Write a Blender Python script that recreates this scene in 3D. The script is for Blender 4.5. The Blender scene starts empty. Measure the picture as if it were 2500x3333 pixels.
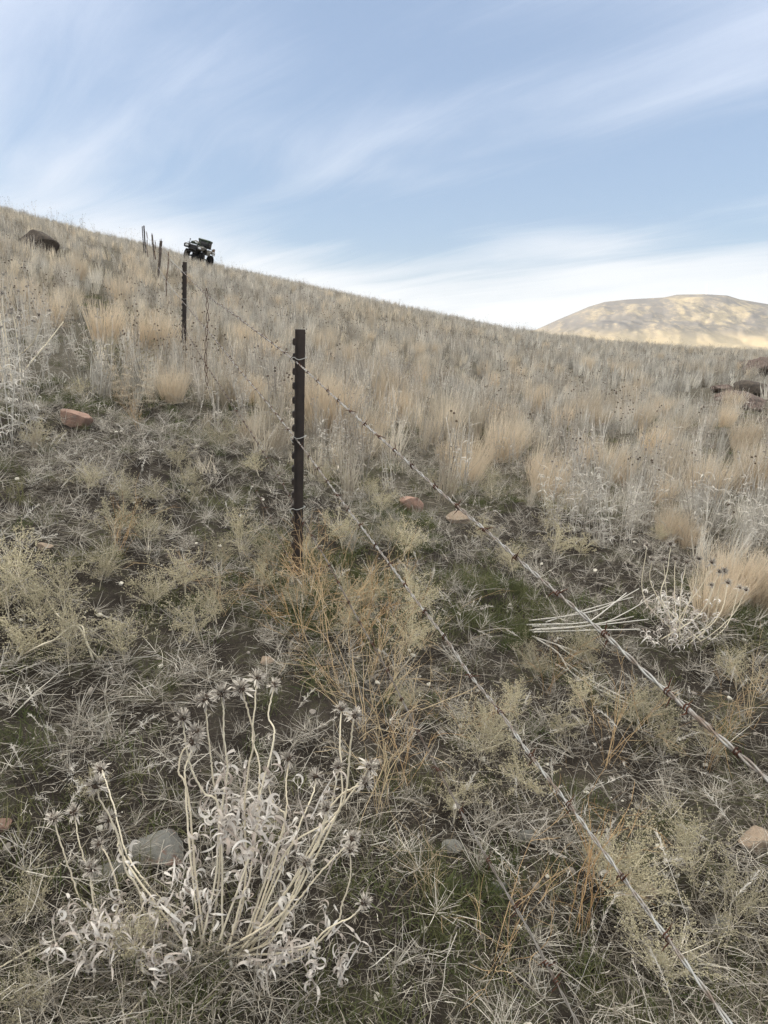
import bpy, bmesh, math, random
import numpy as np
from mathutils import Vector, Matrix, Euler

# ------------------------------------------------------------------ camera, sky, sun, exposure
sc = bpy.context.scene
COL = sc.collection
R = math.radians
PITCH = R(15.0)
FPX = 2222.2                       # focal length in photo pixels (24 mm equivalent, 2500x3333)
cam_d = bpy.data.cameras.new("camera")
cam_d.sensor_fit = 'VERTICAL'; cam_d.sensor_height = 36.0
cam_d.lens = 36.0 * FPX / 3333.0
cam_d.clip_start = 0.05; cam_d.clip_end = 40000
cam = bpy.data.objects.new("camera", cam_d); COL.objects.link(cam)
cam.location = (0, 0, 0)
cam.rotation_euler = (R(90) - PITCH, 0, 0)
sc.camera = cam

SUN_EL, SUN_AZ = R(7.5), R(-84)   # azimuth from +Y towards +X: low sun, behind the hill on the left
sun_dir = Vector((math.sin(SUN_AZ) * math.cos(SUN_EL), math.cos(SUN_AZ) * math.cos(SUN_EL), math.sin(SUN_EL)))
sd = bpy.data.lights.new("sun", 'SUN'); sd.energy = 4.6; sd.angle = R(0.53); sd.color = (1.0, 0.86, 0.66)
sun = bpy.data.objects.new("sun", sd); COL.objects.link(sun)
sun.rotation_euler = sun_dir.to_track_quat('Z', 'Y').to_euler()

vs = sc.view_settings
sc.display_settings.display_device = 'sRGB'
vs.view_transform = 'Standard'; vs.look = 'None'; vs.gamma = 1.0; vs.use_curve_mapping = False
vs.exposure = 1.0
sc.cycles.max_bounces = 6; sc.cycles.diffuse_bounces = 2; sc.cycles.transparent_max_bounces = 6
sc.cycles.use_denoising = True; sc.cycles.denoiser = 'OPENIMAGEDENOISE'; sc.cycles.denoising_prefilter = 'NONE'; sc.cycles.use_adaptive_sampling = True; sc.cycles.adaptive_threshold = 0.012; sc.cycles.volume_bounces = 0


class NT:
    """Small helper for shader node trees."""
    def __init__(s, tree): s.t = tree; s.n = tree.nodes; s.l = tree.links
    def add(s, typ, **kw):
        n = s.n.new(typ)
        for k, v in kw.items(): setattr(n, k, v)
        return n
    def set(s, sock, v):
        if isinstance(v, bpy.types.NodeSocket): s.l.new(v, sock)
        elif isinstance(v, (tuple, list)) and sock.type == 'RGBA' and len(v) == 3: sock.default_value = (*v, 1)
        else: sock.default_value = v
    def math(s, op, a, b=None, c=None, clamp=False):
        n = s.add('ShaderNodeMath', operation=op, use_clamp=clamp)
        s.set(n.inputs[0], a)
        if b is not None: s.set(n.inputs[1], b)
        if c is not None: s.set(n.inputs[2], c)
        return n.outputs[0]
    def mix(s, f, a, b, mode='MIX'):
        n = s.add('ShaderNodeMix', data_type='RGBA', blend_type=mode)
        s.set(n.inputs[0], f); s.set(n.inputs[6], a); s.set(n.inputs[7], b)
        return n.outputs[2]
    def noise(s, vec, scale, detail=4, rough=0.55, dist=0.0, out=0):
        n = s.add('ShaderNodeTexNoise')
        if vec is not None: s.l.new(vec, n.inputs['Vector'])
        n.inputs['Scale'].default_value = scale; n.inputs['Detail'].default_value = detail
        n.inputs['Roughness'].default_value = rough; n.inputs['Distortion'].default_value = dist
        return n.outputs[out]
    def smooth(s, v, a, b, lo=0.0, hi=1.0):
        n = s.add('ShaderNodeMapRange', interpolation_type='SMOOTHSTEP')
        s.set(n.inputs[0], v)
        for i, q in enumerate((a, b, lo, hi)): s.set(n.inputs[1 + i], q)
        return n.outputs[0]
    def mapping(s, vec, loc=(0, 0, 0), rot=(0, 0, 0), scl=(1, 1, 1)):
        n = s.add('ShaderNodeMapping'); s.l.new(vec, n.inputs[0])
        n.inputs[1].default_value = loc; n.inputs[2].default_value = rot; n.inputs[3].default_value = scl
        return n.outputs[0]


def build_world():
    w = bpy.data.worlds.new("World"); sc.world = w; w.use_nodes = True
    t = NT(w.node_tree); t.n.clear()
    out = t.add('ShaderNodeOutputWorld'); bg = t.add('ShaderNodeBackground')
    sky = t.add('ShaderNodeTexSky', sky_type='NISHITA', sun_disc=False)
    sky.sun_elevation = SUN_EL; sky.sun_rotation = SUN_AZ
    sky.altitude = 800; sky.air_density = 1.0; sky.dust_density = 0.6; sky.ozone_density = 2.0
    tc = t.add('ShaderNodeTexCoord')
    sep = t.add('ShaderNodeSeparateXYZ'); t.l.new(tc.outputs['Generated'], sep.inputs[0])
    X, Y, Z = sep.outputs
    zc = t.math('MAXIMUM', Z, 0.0)
    den = t.math('ADD', zc, 0.13)
    px = t.math('DIVIDE', X, den); py = t.math('DIVIDE', Y, den)
    cv = t.add('ShaderNodeCombineXYZ'); t.l.new(px, cv.inputs[0]); t.l.new(py, cv.inputs[1])
    v = cv.outputs[0]
    # high thin cirrus: long streaks running across the view, with softer veils behind them
    warp = t.noise(t.mapping(v, scl=(0.35, 0.35, 1)), 1.0, 2, 0.5, out=1)
    vw = t.add('ShaderNodeVectorMath', operation='MULTIPLY_ADD')
    t.l.new(warp, vw.inputs[0]); vw.inputs[1].default_value = (1.0, 1.0, 0); t.l.new(v, vw.inputs[2])
    v2 = vw.outputs[0]
    streak = t.noise(t.mapping(t.mapping(v2, rot=(0, 0, R(38))), loc=(3.1, 1.7, 0), scl=(0.30, 1.0, 1)), 1.0, 4, 0.45, 0.25)
    fine = t.noise(t.mapping(t.mapping(v2, rot=(0, 0, R(46))), loc=(7.3, 2.2, 0), scl=(0.6, 3.0, 1)), 1.3, 9, 0.62, 0.6)
    veil = t.noise(t.mapping(v, loc=(1.4, 5.0, 0), scl=(0.40, 0.40, 1)), 1.0, 3, 0.45)
    m = t.math('ADD', t.math('MULTIPLY', streak, 0.78), t.math('MULTIPLY', fine, 0.27))
    m = t.math('ADD', m, t.math('MULTIPLY', veil, 0.72))
    # thicker towards the left of the view and towards the horizon, a clearer band between
    left = t.smooth(X, 0.10, -0.55)
    low = t.smooth(Z, 0.13, 0.0)
    m = t.math('ADD', m, t.math('MULTIPLY', left, 0.19))
    m = t.math('ADD', m, t.math('MULTIPLY', low, 0.36))
    gap = t.math('MULTIPLY', t.smooth(Z, 0.03, 0.10), t.smooth(Z, 0.25, 0.15))
    gap = t.math('MULTIPLY', gap, t.smooth(X, -0.45, 0.0))
    m = t.math('SUBTRACT', m, t.math('MULTIPLY', gap, 0.08))
    cl = t.math('MULTIPLY_ADD', t.smooth(m, 0.76, 1.14), 0.95, 0.04)
    cl = t.math('MULTIPLY', cl, 0.95)
    ccol = t.mix(t.smooth(Z, 0.0, 0.35), (4.35, 4.47, 4.55), (3.75, 4.10, 4.85))
    base = t.mix(0.65, sky.outputs[0], (2.0, 2.6, 3.75))
    col = t.mix(cl, base, ccol)
    # the unseen sky overhead and round the sun is brightened as added fill light
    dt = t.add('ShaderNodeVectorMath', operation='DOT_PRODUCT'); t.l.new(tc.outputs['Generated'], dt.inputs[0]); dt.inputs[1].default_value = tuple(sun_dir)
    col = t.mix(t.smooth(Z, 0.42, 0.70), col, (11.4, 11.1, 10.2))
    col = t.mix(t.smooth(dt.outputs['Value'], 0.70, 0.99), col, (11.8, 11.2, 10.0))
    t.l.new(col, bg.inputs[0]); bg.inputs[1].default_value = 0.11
    t.l.new(bg.outputs[0], out.inputs[0])
build_world()


# ------------------------------------------------------------------ pixel / terrain helpers
CT, ST = math.cos(PITCH), math.sin(PITCH)
def ray(px, py):
    x = (px - 1250) / FPX; u = (1666.5 - py) / FPX
    return np.array([x, CT + u * ST, u * CT - ST])

def _hash(ix, iy, seed):
    h = (ix * 374761393 + iy * 668265263 + seed * 1442695041) & 0x7fffffff
    h = ((h ^ (h >> 13)) * 1274126177) & 0x7fffffff
    return ((h ^ (h >> 16)) & 0xffff) / 65535.0
def vnoise(x, y, seed=0):
    x = np.asarray(x, float); y = np.asarray(y, float)
    ix = np.floor(x).astype(np.int64); iy = np.floor(y).astype(np.int64)
    fx = x - ix; fy = y - iy
    fx = fx * fx * fx * (fx * (fx * 6 - 15) + 10); fy = fy * fy * fy * (fy * (fy * 6 - 15) + 10)
    a = _hash(ix, iy, seed); b = _hash(ix + 1, iy, seed); c = _hash(ix, iy + 1, seed); d = _hash(ix + 1, iy + 1, seed)
    return (a * (1 - fx) + b * fx) * (1 - fy) + (c * (1 - fx) + d * fx) * fy - 0.5
def fbm(x, y, seed=0, oct=4):
    s = 0; a = 1.0
    for k in range(oct):
        s = s + a * vnoise(x * 2 ** k + 13.7 * k, y * 2 ** k - 7.1 * k, seed + k); a *= 0.5
    return s
def sstep(v, a, b):
    t = np.clip((np.asarray(v, float) - a) / (b - a), 0, 1); return t * t * (3 - 2 * t)

CAM_H, CURV = 1.30, 0.0004
GRASS_TAN = 0.0075
_sky_px = [(0, 667), (177, 714), (295, 748), (460, 786), (586, 821), (687, 853), (822, 880), (953, 912), (1100, 945),
           (1650, 1063), (1742, 1073), (1937, 1098), (2085, 1111), (2239, 1121), (2500, 1134)]
_az, _g = [], []
for q in _sky_px:
    d = ray(*q); _az.append(math.atan2(d[0], d[1])); _g.append(d[2] / math.hypot(d[0], d[1]) - GRASS_TAN + 2 * math.sqrt(CAM_H * CURV))
_az = [-math.pi, -2.3, -1.57, -1.0, -0.7] + _az + [0.7, 1.1, 1.6, 2.4, math.pi]
_g = [-0.12, 0.06, 0.30, 0.30, 0.235] + _g + [0.012, -0.02, -0.09, -0.14, -0.12]
def gslope(az): return np.interp(az, _az, _g)
PLAIN = -65.0
def ground(x, y, bumps=True):
    x = np.asarray(x, float); y = np.asarray(y, float)
    r = np.hypot(x, y); az = np.arctan2(x, y)
    z = -CAM_H + gslope(az) * r - CURV * r * r
    if bumps:
        k = 1 - sstep(r, 9, 22)
        z = z + k * (0.075 * fbm(x * 1.5, y * 1.5, 3, 3) + 0.045 * fbm(x * 5.5, y * 5.5, 9, 4))
        z = z + sstep(r, 3, 8) * (1 - sstep(r, 70, 200)) * 0.22 * fbm(x * 0.28, y * 0.28, 21, 3)
    return z
def hit(px, py, up=0.0):
    """The ground point (raised by up) seen at photo pixel px, py."""
    d = ray(px, py); t = 0.5; prev = t
    while t < 400:
        p = d * t
        if p[2] < float(ground(p[0], p[1])) + up: break
        prev = t; t *= 1.01
    a, b = prev, t
    for _ in range(20):
        m = (a + b) / 2; p = d * m
        if p[2] < float(ground(p[0], p[1])) + up: b = m
        else: a = m
    return d * b
def at_depth(px, py, y): d = ray(px, py); return d * (y / d[1])

def zone(x, y):
    """0 on the bare trodden ground near the fence, 1 in the standing dry grass."""
    x = np.asarray(x, float); y = np.asarray(y, float)
    edge = np.interp(x, [-6, -2.6, -1.6, -0.4, 0.8, 1.6, 2.4, 6], [4.2, 4.3, 4.9, 4.6, 4.3, 3.7, 3.2, 3.0])
    s = y - edge + 1.5 * fbm(x * 0.9, y * 0.9, 41, 3)
    return sstep(s, -0.5, 0.9)


# ------------------------------------------------------------------ object helpers
def obj(name, mesh, parent=None):
    o = bpy.data.objects.new(name, mesh); COL.objects.link(o)
    if parent is not None: o.parent = parent
    return o
def tag(o, label=None, cat=None, group=None, kind=None):
    if label: o['label'] = label
    if cat: o['category'] = cat
    if group: o['group'] = group
    if kind: o['kind'] = kind
    return o
def empty(name, loc, rot=(0, 0, 0)):
    o = bpy.data.objects.new(name, None); COL.objects.link(o); o.location = loc; o.rotation_euler = rot
    o.empty_display_size = 0.1
    return o

class MB:
    """Mesh buffer: vertices, faces, material slots and a per-face-group random value v."""
    def __init__(s): s.v = []; s.n = 0; s.f = []; s.val = []
    def add(s, verts, faces, mat=0, val=0.5):
        verts = np.asarray(verts, float).reshape(-1, 3)
        s.v.append(verts)
        s.val.append(np.broadcast_to(np.asarray(val, float), (len(verts),)))
        if isinstance(faces, np.ndarray): s.f.append((faces + s.n, mat))
        else:
            by = {}
            for f in faces: by.setdefault(len(f), []).append(f)
            for k, fs in by.items(): s.f.append((np.array(fs) + s.n, mat))
        s.n += len(verts)
    def mesh(s, name, mats, smooth=True):
        m = bpy.data.meshes.new(name)
        V = np.concatenate(s.v); m.vertices.add(len(V)); m.vertices.foreach_set('co', V.ravel())
        loops = np.concatenate([f.ravel() for f, _ in s.f])
        tot = np.concatenate([np.full(len(f), f.shape[1]) for f, _ in s.f])
        mi = np.concatenate([np.full(len(f), k) for f, k in s.f])
        m.loops.add(len(loops)); m.loops.foreach_set('vertex_index', loops.astype(np.int32))
        m.polygons.add(len(tot)); m.polygons.foreach_set('loop_start', np.concatenate([[0], np.cumsum(tot)[:-1]]).astype(np.int32))
        m.polygons.foreach_set('material_index', mi.astype(np.int32))
        m.polygons.foreach_set('use_smooth', np.full(len(tot), smooth))
        a = m.attributes.new('v', 'FLOAT', 'POINT'); a.data.foreach_set('value', np.concatenate(s.val).astype(np.float32))
        for q in (mats if isinstance(mats, (list, tuple)) else [mats]): m.materials.append(q)
        m.update(calc_edges=True); m.validate()
        return m
    # solid shapes ---------------------------------------------------
    def box(s, c, size, rot=None, mat=0, taper=1.0, val=0.5, bevel=0.0):
        bm = bmesh.new(); bmesh.ops.create_cube(bm, size=1)
        for q in bm.verts:
            k = taper if q.co.z > 0 else 1
            q.co = Vector((q.co.x * size[0] * k, q.co.y * size[1] * k, q.co.z * size[2]))
        if bevel: bmesh.ops.bevel(bm, geom=bm.edges[:], offset=bevel, segments=2, affect='EDGES', profile=0.6)
        s._bm(bm, c, rot, mat, val)
    def _bm(s, bm, c, rot, mat, val):
        M = Matrix.Translation(Vector(c)) @ (Euler(rot).to_matrix().to_4x4() if rot is not None else Matrix())
        bm.verts.index_update()
        s.add([M @ q.co for q in bm.verts], [[q.index for q in f.verts] for f in bm.faces], mat, val); bm.free()
    def prism(s, pts, depth, axis='y', off=0.0, mat=0, val=0.5, bevel=0.0):
        """Polygon in the plane across axis, extruded by depth about off."""
        bm = bmesh.new(); a = []
        for sgn in (-1, 1):
            row = []
            for p, q in pts:
                o = off + sgn * depth / 2
                row.append(bm.verts.new({'y': (p, o, q), 'x': (o, p, q), 'z': (p, q, o)}[axis]))
            a.append(row)
        n = len(pts)
        bm.faces.new(a[0]); bm.faces.new(a[1][::-1])
        for i in range(n): bm.faces.new((a[0][i], a[0][(i + 1) % n], a[1][(i + 1) % n], a[1][i]))
        bmesh.ops.recalc_face_normals(bm, faces=bm.faces[:])
        if bevel: bmesh.ops.bevel(bm, geom=bm.edges[:], offset=bevel, segments=2, affect='EDGES', profile=0.6)
        s._bm(bm, (0, 0, 0), None, mat, val)
    def lathe(s, prof, n=24, axis='y', c=(0, 0, 0), mat=0, val=0.5):
        """prof: (radius, along-axis) pairs, closed into a ring if the ends meet."""
        V = []
        for rr, h in prof:
            for k in range(n):
                a = 2 * math.pi * k / n; p, q = rr * math.cos(a), rr * math.sin(a)
                V.append({'y': (p, h, q), 'x': (h, p, q), 'z': (p, q, h)}[axis])
        F = [[i * n + k, i * n + (k + 1) % n, (i + 1) * n + (k + 1) % n, (i + 1) * n + k] for i in range(len(prof) - 1) for k in range(n)]
        s.add(np.array(V) + np.array(c), F, mat, val)
    def tube(s, path, rad, n=6, mat=0, val=0.5, cap=True):
        P = np.asarray(path, float); L = len(P); rad = np.broadcast_to(np.asarray(rad, float), (L,))
        T = np.gradient(P, axis=0); T /= np.linalg.norm(T, axis=1)[:, None] + 1e-12
        ref = np.array([0, 0, 1.0]) if abs(T[0][2]) < 0.9 else np.array([1.0, 0, 0])
        A = np.cross(T[0], ref); A /= np.linalg.norm(A); V = []
        for i in range(L):
            A = A - T[i] * A.dot(T[i]); A /= np.linalg.norm(A) + 1e-12; B = np.cross(T[i], A)
            for k in range(n):
                a = 2 * math.pi * k / n; V.append(P[i] + rad[i] * (math.cos(a) * A + math.sin(a) * B))
        F = [[i * n + k, i * n + (k + 1) % n, (i + 1) * n + (k + 1) % n, (i + 1) * n + k] for i in range(L - 1) for k in range(n)]
        if cap: F += [list(range(n))[::-1], [(L - 1) * n + k for k in range(n)]]
        s.add(V, F, mat, val)
    # thin blades ----------------------------------------------------
    def ribbons(s, P, W, rng, mat=0, val=None, tip=0.12, flat=0.0, base=0.8, twist=0.0):
        """P (N,S,3) centre lines, W (N,) widths: one strip of quads each."""
        N, S, _ = P.shape
        T = np.gradient(P, axis=1); T /= np.linalg.norm(T, axis=2)[..., None] + 1e-12
        w = rng.normal(size=(N, 1, 3)); w[..., 2] *= (1 - flat)
        B = np.cross(T, np.broadcast_to(w, P.shape)); B /= np.linalg.norm(B, axis=2)[..., None] + 1e-12
        if twist:
            an = np.linspace(0, 1, S)[None, :, None] * twist * rng.normal(size=(N, 1, 1)); B = B * np.cos(an) + np.cross(T, B) * np.sin(an)
        k = np.linspace(0, 1, S); prof = np.interp(k, [0, 0.3, 0.7, 1], [base, 1, 0.8, tip])
        half = (W[:, None] * prof[None] * 0.5)[..., None] * B
        V = np.stack([P - half, P + half], axis=2).reshape(-1, 3)
        i = np.arange(N)[:, None] * S * 2 + np.arange(S - 1)[None] * 2; i = i.ravel()
        F = np.stack([i, i + 1, i + 3, i + 2], axis=1)
        if val is None: val = rng.random(N)
        s.add(V, F, mat, np.repeat(np.broadcast_to(val, (N,)), S * 2))

def grow(rng, base, d, L, segs, droop=0.0, wig=0.1):
    """Centre lines that start at base along d, bend down by droop and wander by wig."""
    N = len(base); d = d / (np.linalg.norm(d, axis=1)[:, None] + 1e-9)
    P = np.zeros((N, segs + 1, 3)); P[:, 0] = base; L = np.asarray(L)
    dr = np.broadcast_to(np.asarray(droop, float), (N,))
    for k in range(segs):
        P[:, k + 1] = P[:, k] + d * (L / segs)[:, None]
        d = d + rng.normal(size=(N, 3)) * wig; d[:, 2] -= dr
        d /= np.linalg.norm(d, axis=1)[:, None] + 1e-9
    return P
def dirs(rng, n, lean0, lean1):
    a = rng.random(n) * 2 * np.pi; l = lean0 + (lean1 - lean0) * rng.random(n)
    return np.stack([np.sin(l) * np.cos(a), np.sin(l) * np.sin(a), np.cos(l)], 1)
def disc(rng, n, rad):
    a = rng.random(n) * 2 * np.pi; r = rad * np.sqrt(rng.random(n))
    return np.stack([r * np.cos(a), r * np.sin(a), np.zeros(n)], 1)
def smooth_path(pts, n):
    """Catmull-Rom through pts, n samples."""
    P = np.asarray(pts, float); P = np.vstack([2 * P[0] - P[1], P, 2 * P[-1] - P[-2]])
    out = []; m = len(P) - 3
    for t in np.linspace(0, m - 1e-6, n):
        i = int(t); f = t - i; a, b, c, d = P[i:i + 4]
        out.append(0.5 * ((2 * b) + (c - a) * f + (2 * a - 5 * b + 4 * c - d) * f * f + (3 * b - a - 3 * c + d) * f ** 3))
    return np.array(out)


# ------------------------------------------------------------------ materials
def new_mat(name):
    m = bpy.data.materials.new(name); m.use_nodes = True
    t = NT(m.node_tree); b = t.n['Principled BSDF']; b.inputs['Specular IOR Level'].default_value = 0.25
    b.inputs['Roughness'].default_value = 0.75
    return m, t, b
def plain(name, col, rough=0.7, metal=0.0, var=0.25, scale=30, bump=0.0, col2=None, spec=0.3):
    m, t, b = new_mat(name)
    tc = t.add('ShaderNodeTexCoord')
    n = t.noise(tc.outputs['Object'], scale, 5, 0.6)
    c2 = col2 or tuple(c * (1 - var) for c in col)
    t.set(b.inputs['Base Color'], t.mix(t.smooth(n, 0.35, 0.65), col, c2))
    b.inputs['Roughness'].default_value = rough; b.inputs['Metallic'].default_value = metal
    b.inputs['Specular IOR Level'].default_value = spec
    if bump:
        bp = t.add('ShaderNodeBump'); bp.inputs['Strength'].default_value = bump; bp.inputs['Distance'].default_value = 0.01
        t.l.new(n, bp.inputs['Height']); t.l.new(bp.outputs[0], b.inputs['Normal'])
    return m
def blade_mat(name, a1, a2, b1, b2, trans=0.25, var=0.35):
    """Straw: each blade mixes a1..a2 by its own value, whole plants drift towards b1..b2 by their tint."""
    m, t, b = new_mat(name)
    at = t.add('ShaderNodeAttribute', attribute_name='v')
    ti = t.add('ShaderNodeAttribute', attribute_name='tint', attribute_type='INSTANCER')
    c = t.mix(ti.outputs['Fac'], t.mix(at.outputs['Fac'], a1, a2), t.mix(at.outputs['Fac'], b1, b2))
    oi = t.add('ShaderNodeObjectInfo')
    k = t.math('MULTIPLY_ADD', oi.outputs['Random'], var, 1.08 - var * 0.6)
    c = t.mix(1.0, c, k, 'MULTIPLY')
    t.set(b.inputs['Base Color'], c); b.inputs['Specular IOR Level'].default_value = 0.12
    tr = t.add('ShaderNodeBsdfTranslucent'); t.set(tr.inputs[0], c)
    mx = t.add('ShaderNodeMixShader'); mx.inputs[0].default_value = trans
    t.l.new(b.outputs[0], mx.inputs[1]); t.l.new(tr.outputs[0], mx.inputs[2])
    t.l.new(mx.outputs[0], t.n['Material Output'].inputs[0])
    return m

M = {}
M['straw'] = blade_mat('straw', (0.70, 0.62, 0.495), (0.46, 0.40, 0.315), (0.67, 0.635, 0.575), (0.40, 0.375, 0.325), 0.35, 0.85)
M['bunch'] = blade_mat('bunchgrass', (0.72, 0.61, 0.465), (0.55, 0.455, 0.34), (0.69, 0.615, 0.50), (0.48, 0.415, 0.33), 0.4)
M['litter'] = blade_mat('litter', (0.74, 0.70, 0.63), (0.24, 0.21, 0.165), (0.32, 0.28, 0.22), (0.09, 0.075, 0.057), 0.25, 0.6)
M['green'] = blade_mat('green_grass', (0.062, 0.088, 0.036), (0.125, 0.135, 0.058), (0.14, 0.135, 0.065), (0.27, 0.24, 0.14), 0.25, 0.5)
M['weed'] = blade_mat('weed', (0.72, 0.685, 0.63), (0.46, 0.43, 0.385), (0.50, 0.44, 0.36), (0.28, 0.235, 0.185), 0.25, 0.6)
M['white'] = blade_mat('bleached', (0.74, 0.71, 0.66), (0.50, 0.47, 0.42), (0.66, 0.62, 0.56), (0.42, 0.37, 0.31))
M['puff'] = blade_mat('seed_cloud', (0.70, 0.63, 0.45), (0.47, 0.42, 0.285), (0.46, 0.42, 0.30), (0.25, 0.225, 0.155))
M['wiry'] = blade_mat('wiry', (0.54, 0.36, 0.19), (0.37, 0.23, 0.115), (0.60, 0.50, 0.34), (0.42, 0.34, 0.22))
M['head'] = blade_mat('seed_head', (0.055, 0.04, 0.032), (0.11, 0.08, 0.06), (0.09, 0.07, 0.055), (0.15, 0.11, 0.08), 0.05)
M['bract'] = blade_mat('bract', (0.68, 0.63, 0.56), (0.24, 0.21, 0.185), (0.62, 0.56, 0.49), (0.20, 0.17, 0.15), 0.15)
M['stem'] = blade_mat('pale_stem', (0.80, 0.73, 0.58), (0.68, 0.60, 0.46), (0.74, 0.68, 0.57), (0.62, 0.55, 0.45), 0.05)
M['leaf'] = blade_mat('curled_leaf', (0.84, 0.80, 0.75), (0.46, 0.39, 0.34), (0.80, 0.75, 0.69), (0.44, 0.36, 0.31), 0.25)


# ------------------------------------------------------------------ the setting: hillside, plain, far hill
def hillside_material():
    m, t, b = new_mat('soil')
    tc = t.add('ShaderNodeTexCoord'); P = tc.outputs['Object']
    z = t.add('ShaderNodeAttribute', attribute_name='v').outputs['Fac']
    big = t.noise(P, 0.9, 4, 0.6); mid = t.noise(P, 5.0, 6, 0.65); fine = t.noise(P, 60, 4, 0.7); grit = t.noise(P, 220, 3, 0.6)
    soil = t.mix(t.smooth(mid, 0.35, 0.68), (0.030, 0.025, 0.021), (0.072, 0.061, 0.052))
    soil = t.mix(t.smooth(grit, 0.58, 0.72), soil, (0.17, 0.15, 0.125))
    moss = t.mix(fine, (0.050, 0.066, 0.026), (0.12, 0.125, 0.055))
    near = t.mix(t.math('MULTIPLY', t.math('MULTIPLY', t.smooth(t.math('ADD', mid, t.math('MULTIPLY', big, 0.5)), 0.72, 0.92), t.smooth(fine, 0.4, 0.6)), 0.7), soil, moss)
    thatch = t.mix(fine, (0.075, 0.070, 0.053), (0.18, 0.16, 0.125))
    thatch = t.mix(t.smooth(big, 0.4, 0.7), thatch, (0.15, 0.135, 0.11))
    col = t.mix(t.math('MULTIPLY', z, 0.9), near, thatch)
    t.set(b.inputs['Base Color'], col); b.inputs['Roughness'].default_value = 0.95; b.inputs['Specular IOR Level'].default_value = 0.08
    h = t.math('ADD', t.math('MULTIPLY', mid, 1.0), t.math('ADD', t.math('MULTIPLY', fine, 0.35), t.math('MULTIPLY', grit, 0.12)))
    bp = t.add('ShaderNodeBump'); bp.inputs['Strength'].default_value = 1.0; bp.inputs['Distance'].default_value = 0.06
    t.l.new(h, bp.inputs['Height']); t.l.new(bp.outputs[0], b.inputs['Normal'])
    return m

def build_hillside():
    rr = [0.0]; r = 0.25
    while r < 900: rr.append(r); r *= 1.0135 if r < 12 else (1.03 if r < 120 else 1.08)
    azs = np.concatenate([np.arange(-40, 40.01, 0.3), np.arange(42, 318, 3.0)]) * math.pi / 180
    rr = np.array(rr[1:]); A, Q = np.meshgrid(azs, rr)
    X = Q * np.sin(A); Y = Q * np.cos(A); Z = ground(X, Y)
    Z = np.maximum(Z, PLAIN - 12)
    n = len(azs); b = MB()
    idx = np.arange(len(rr) * n).reshape(len(rr), n)
    a = idx[:-1]; c = idx[1:]
    F = np.stack([a, np.roll(a, -1, 1), np.roll(c, -1, 1), c], -1).reshape(-1, 4)[:, ::-1]
    V = np.stack([X, Y, Z], -1).reshape(-1, 3)
    b.add(V, F, 0, zone(V[:, 0], V[:, 1]))
    b.add(np.vstack([V[:n], [[0, 0, float(ground(0, 0.01))]]]), [[k, (k + 1) % n, n] for k in range(n)], 0, 0.0)
    tag(obj('hillside', b.mesh('hillside', hillside_material())), kind='structure')
build_hillside()

def gold_material(name):
    m, t, b = new_mat(name)
    tc = t.add('ShaderNodeTexCoord'); P = tc.outputs['Object']
    v = t.mapping(P, scl=(1, 0.45, 1)); sp = t.add('ShaderNodeSeparateXYZ'); t.l.new(P, sp.inputs[0]); hz = sp.outputs[2]
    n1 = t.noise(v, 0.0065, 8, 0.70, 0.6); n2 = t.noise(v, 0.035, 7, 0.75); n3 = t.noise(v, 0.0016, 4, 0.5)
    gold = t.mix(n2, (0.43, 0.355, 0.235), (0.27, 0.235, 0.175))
    scrub_shade = t.mix(n2, (0.098, 0.098, 0.108), (0.18, 0.17, 0.16))  # dark scrub, tinted blue-grey so hillside shadow is painted into its colour
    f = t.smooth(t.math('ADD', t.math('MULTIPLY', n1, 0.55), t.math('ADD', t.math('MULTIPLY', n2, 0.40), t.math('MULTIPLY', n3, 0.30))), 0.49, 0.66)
    t.set(b.inputs['Base Color'], t.mix(t.math('MULTIPLY', f, t.smooth(hz, -58, 20, 0.0, 0.97)), gold, scrub_shade))
    b.inputs['Roughness'].default_value = 0.95; b.inputs['Specular IOR Level'].default_value = 0.05
    return m

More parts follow.
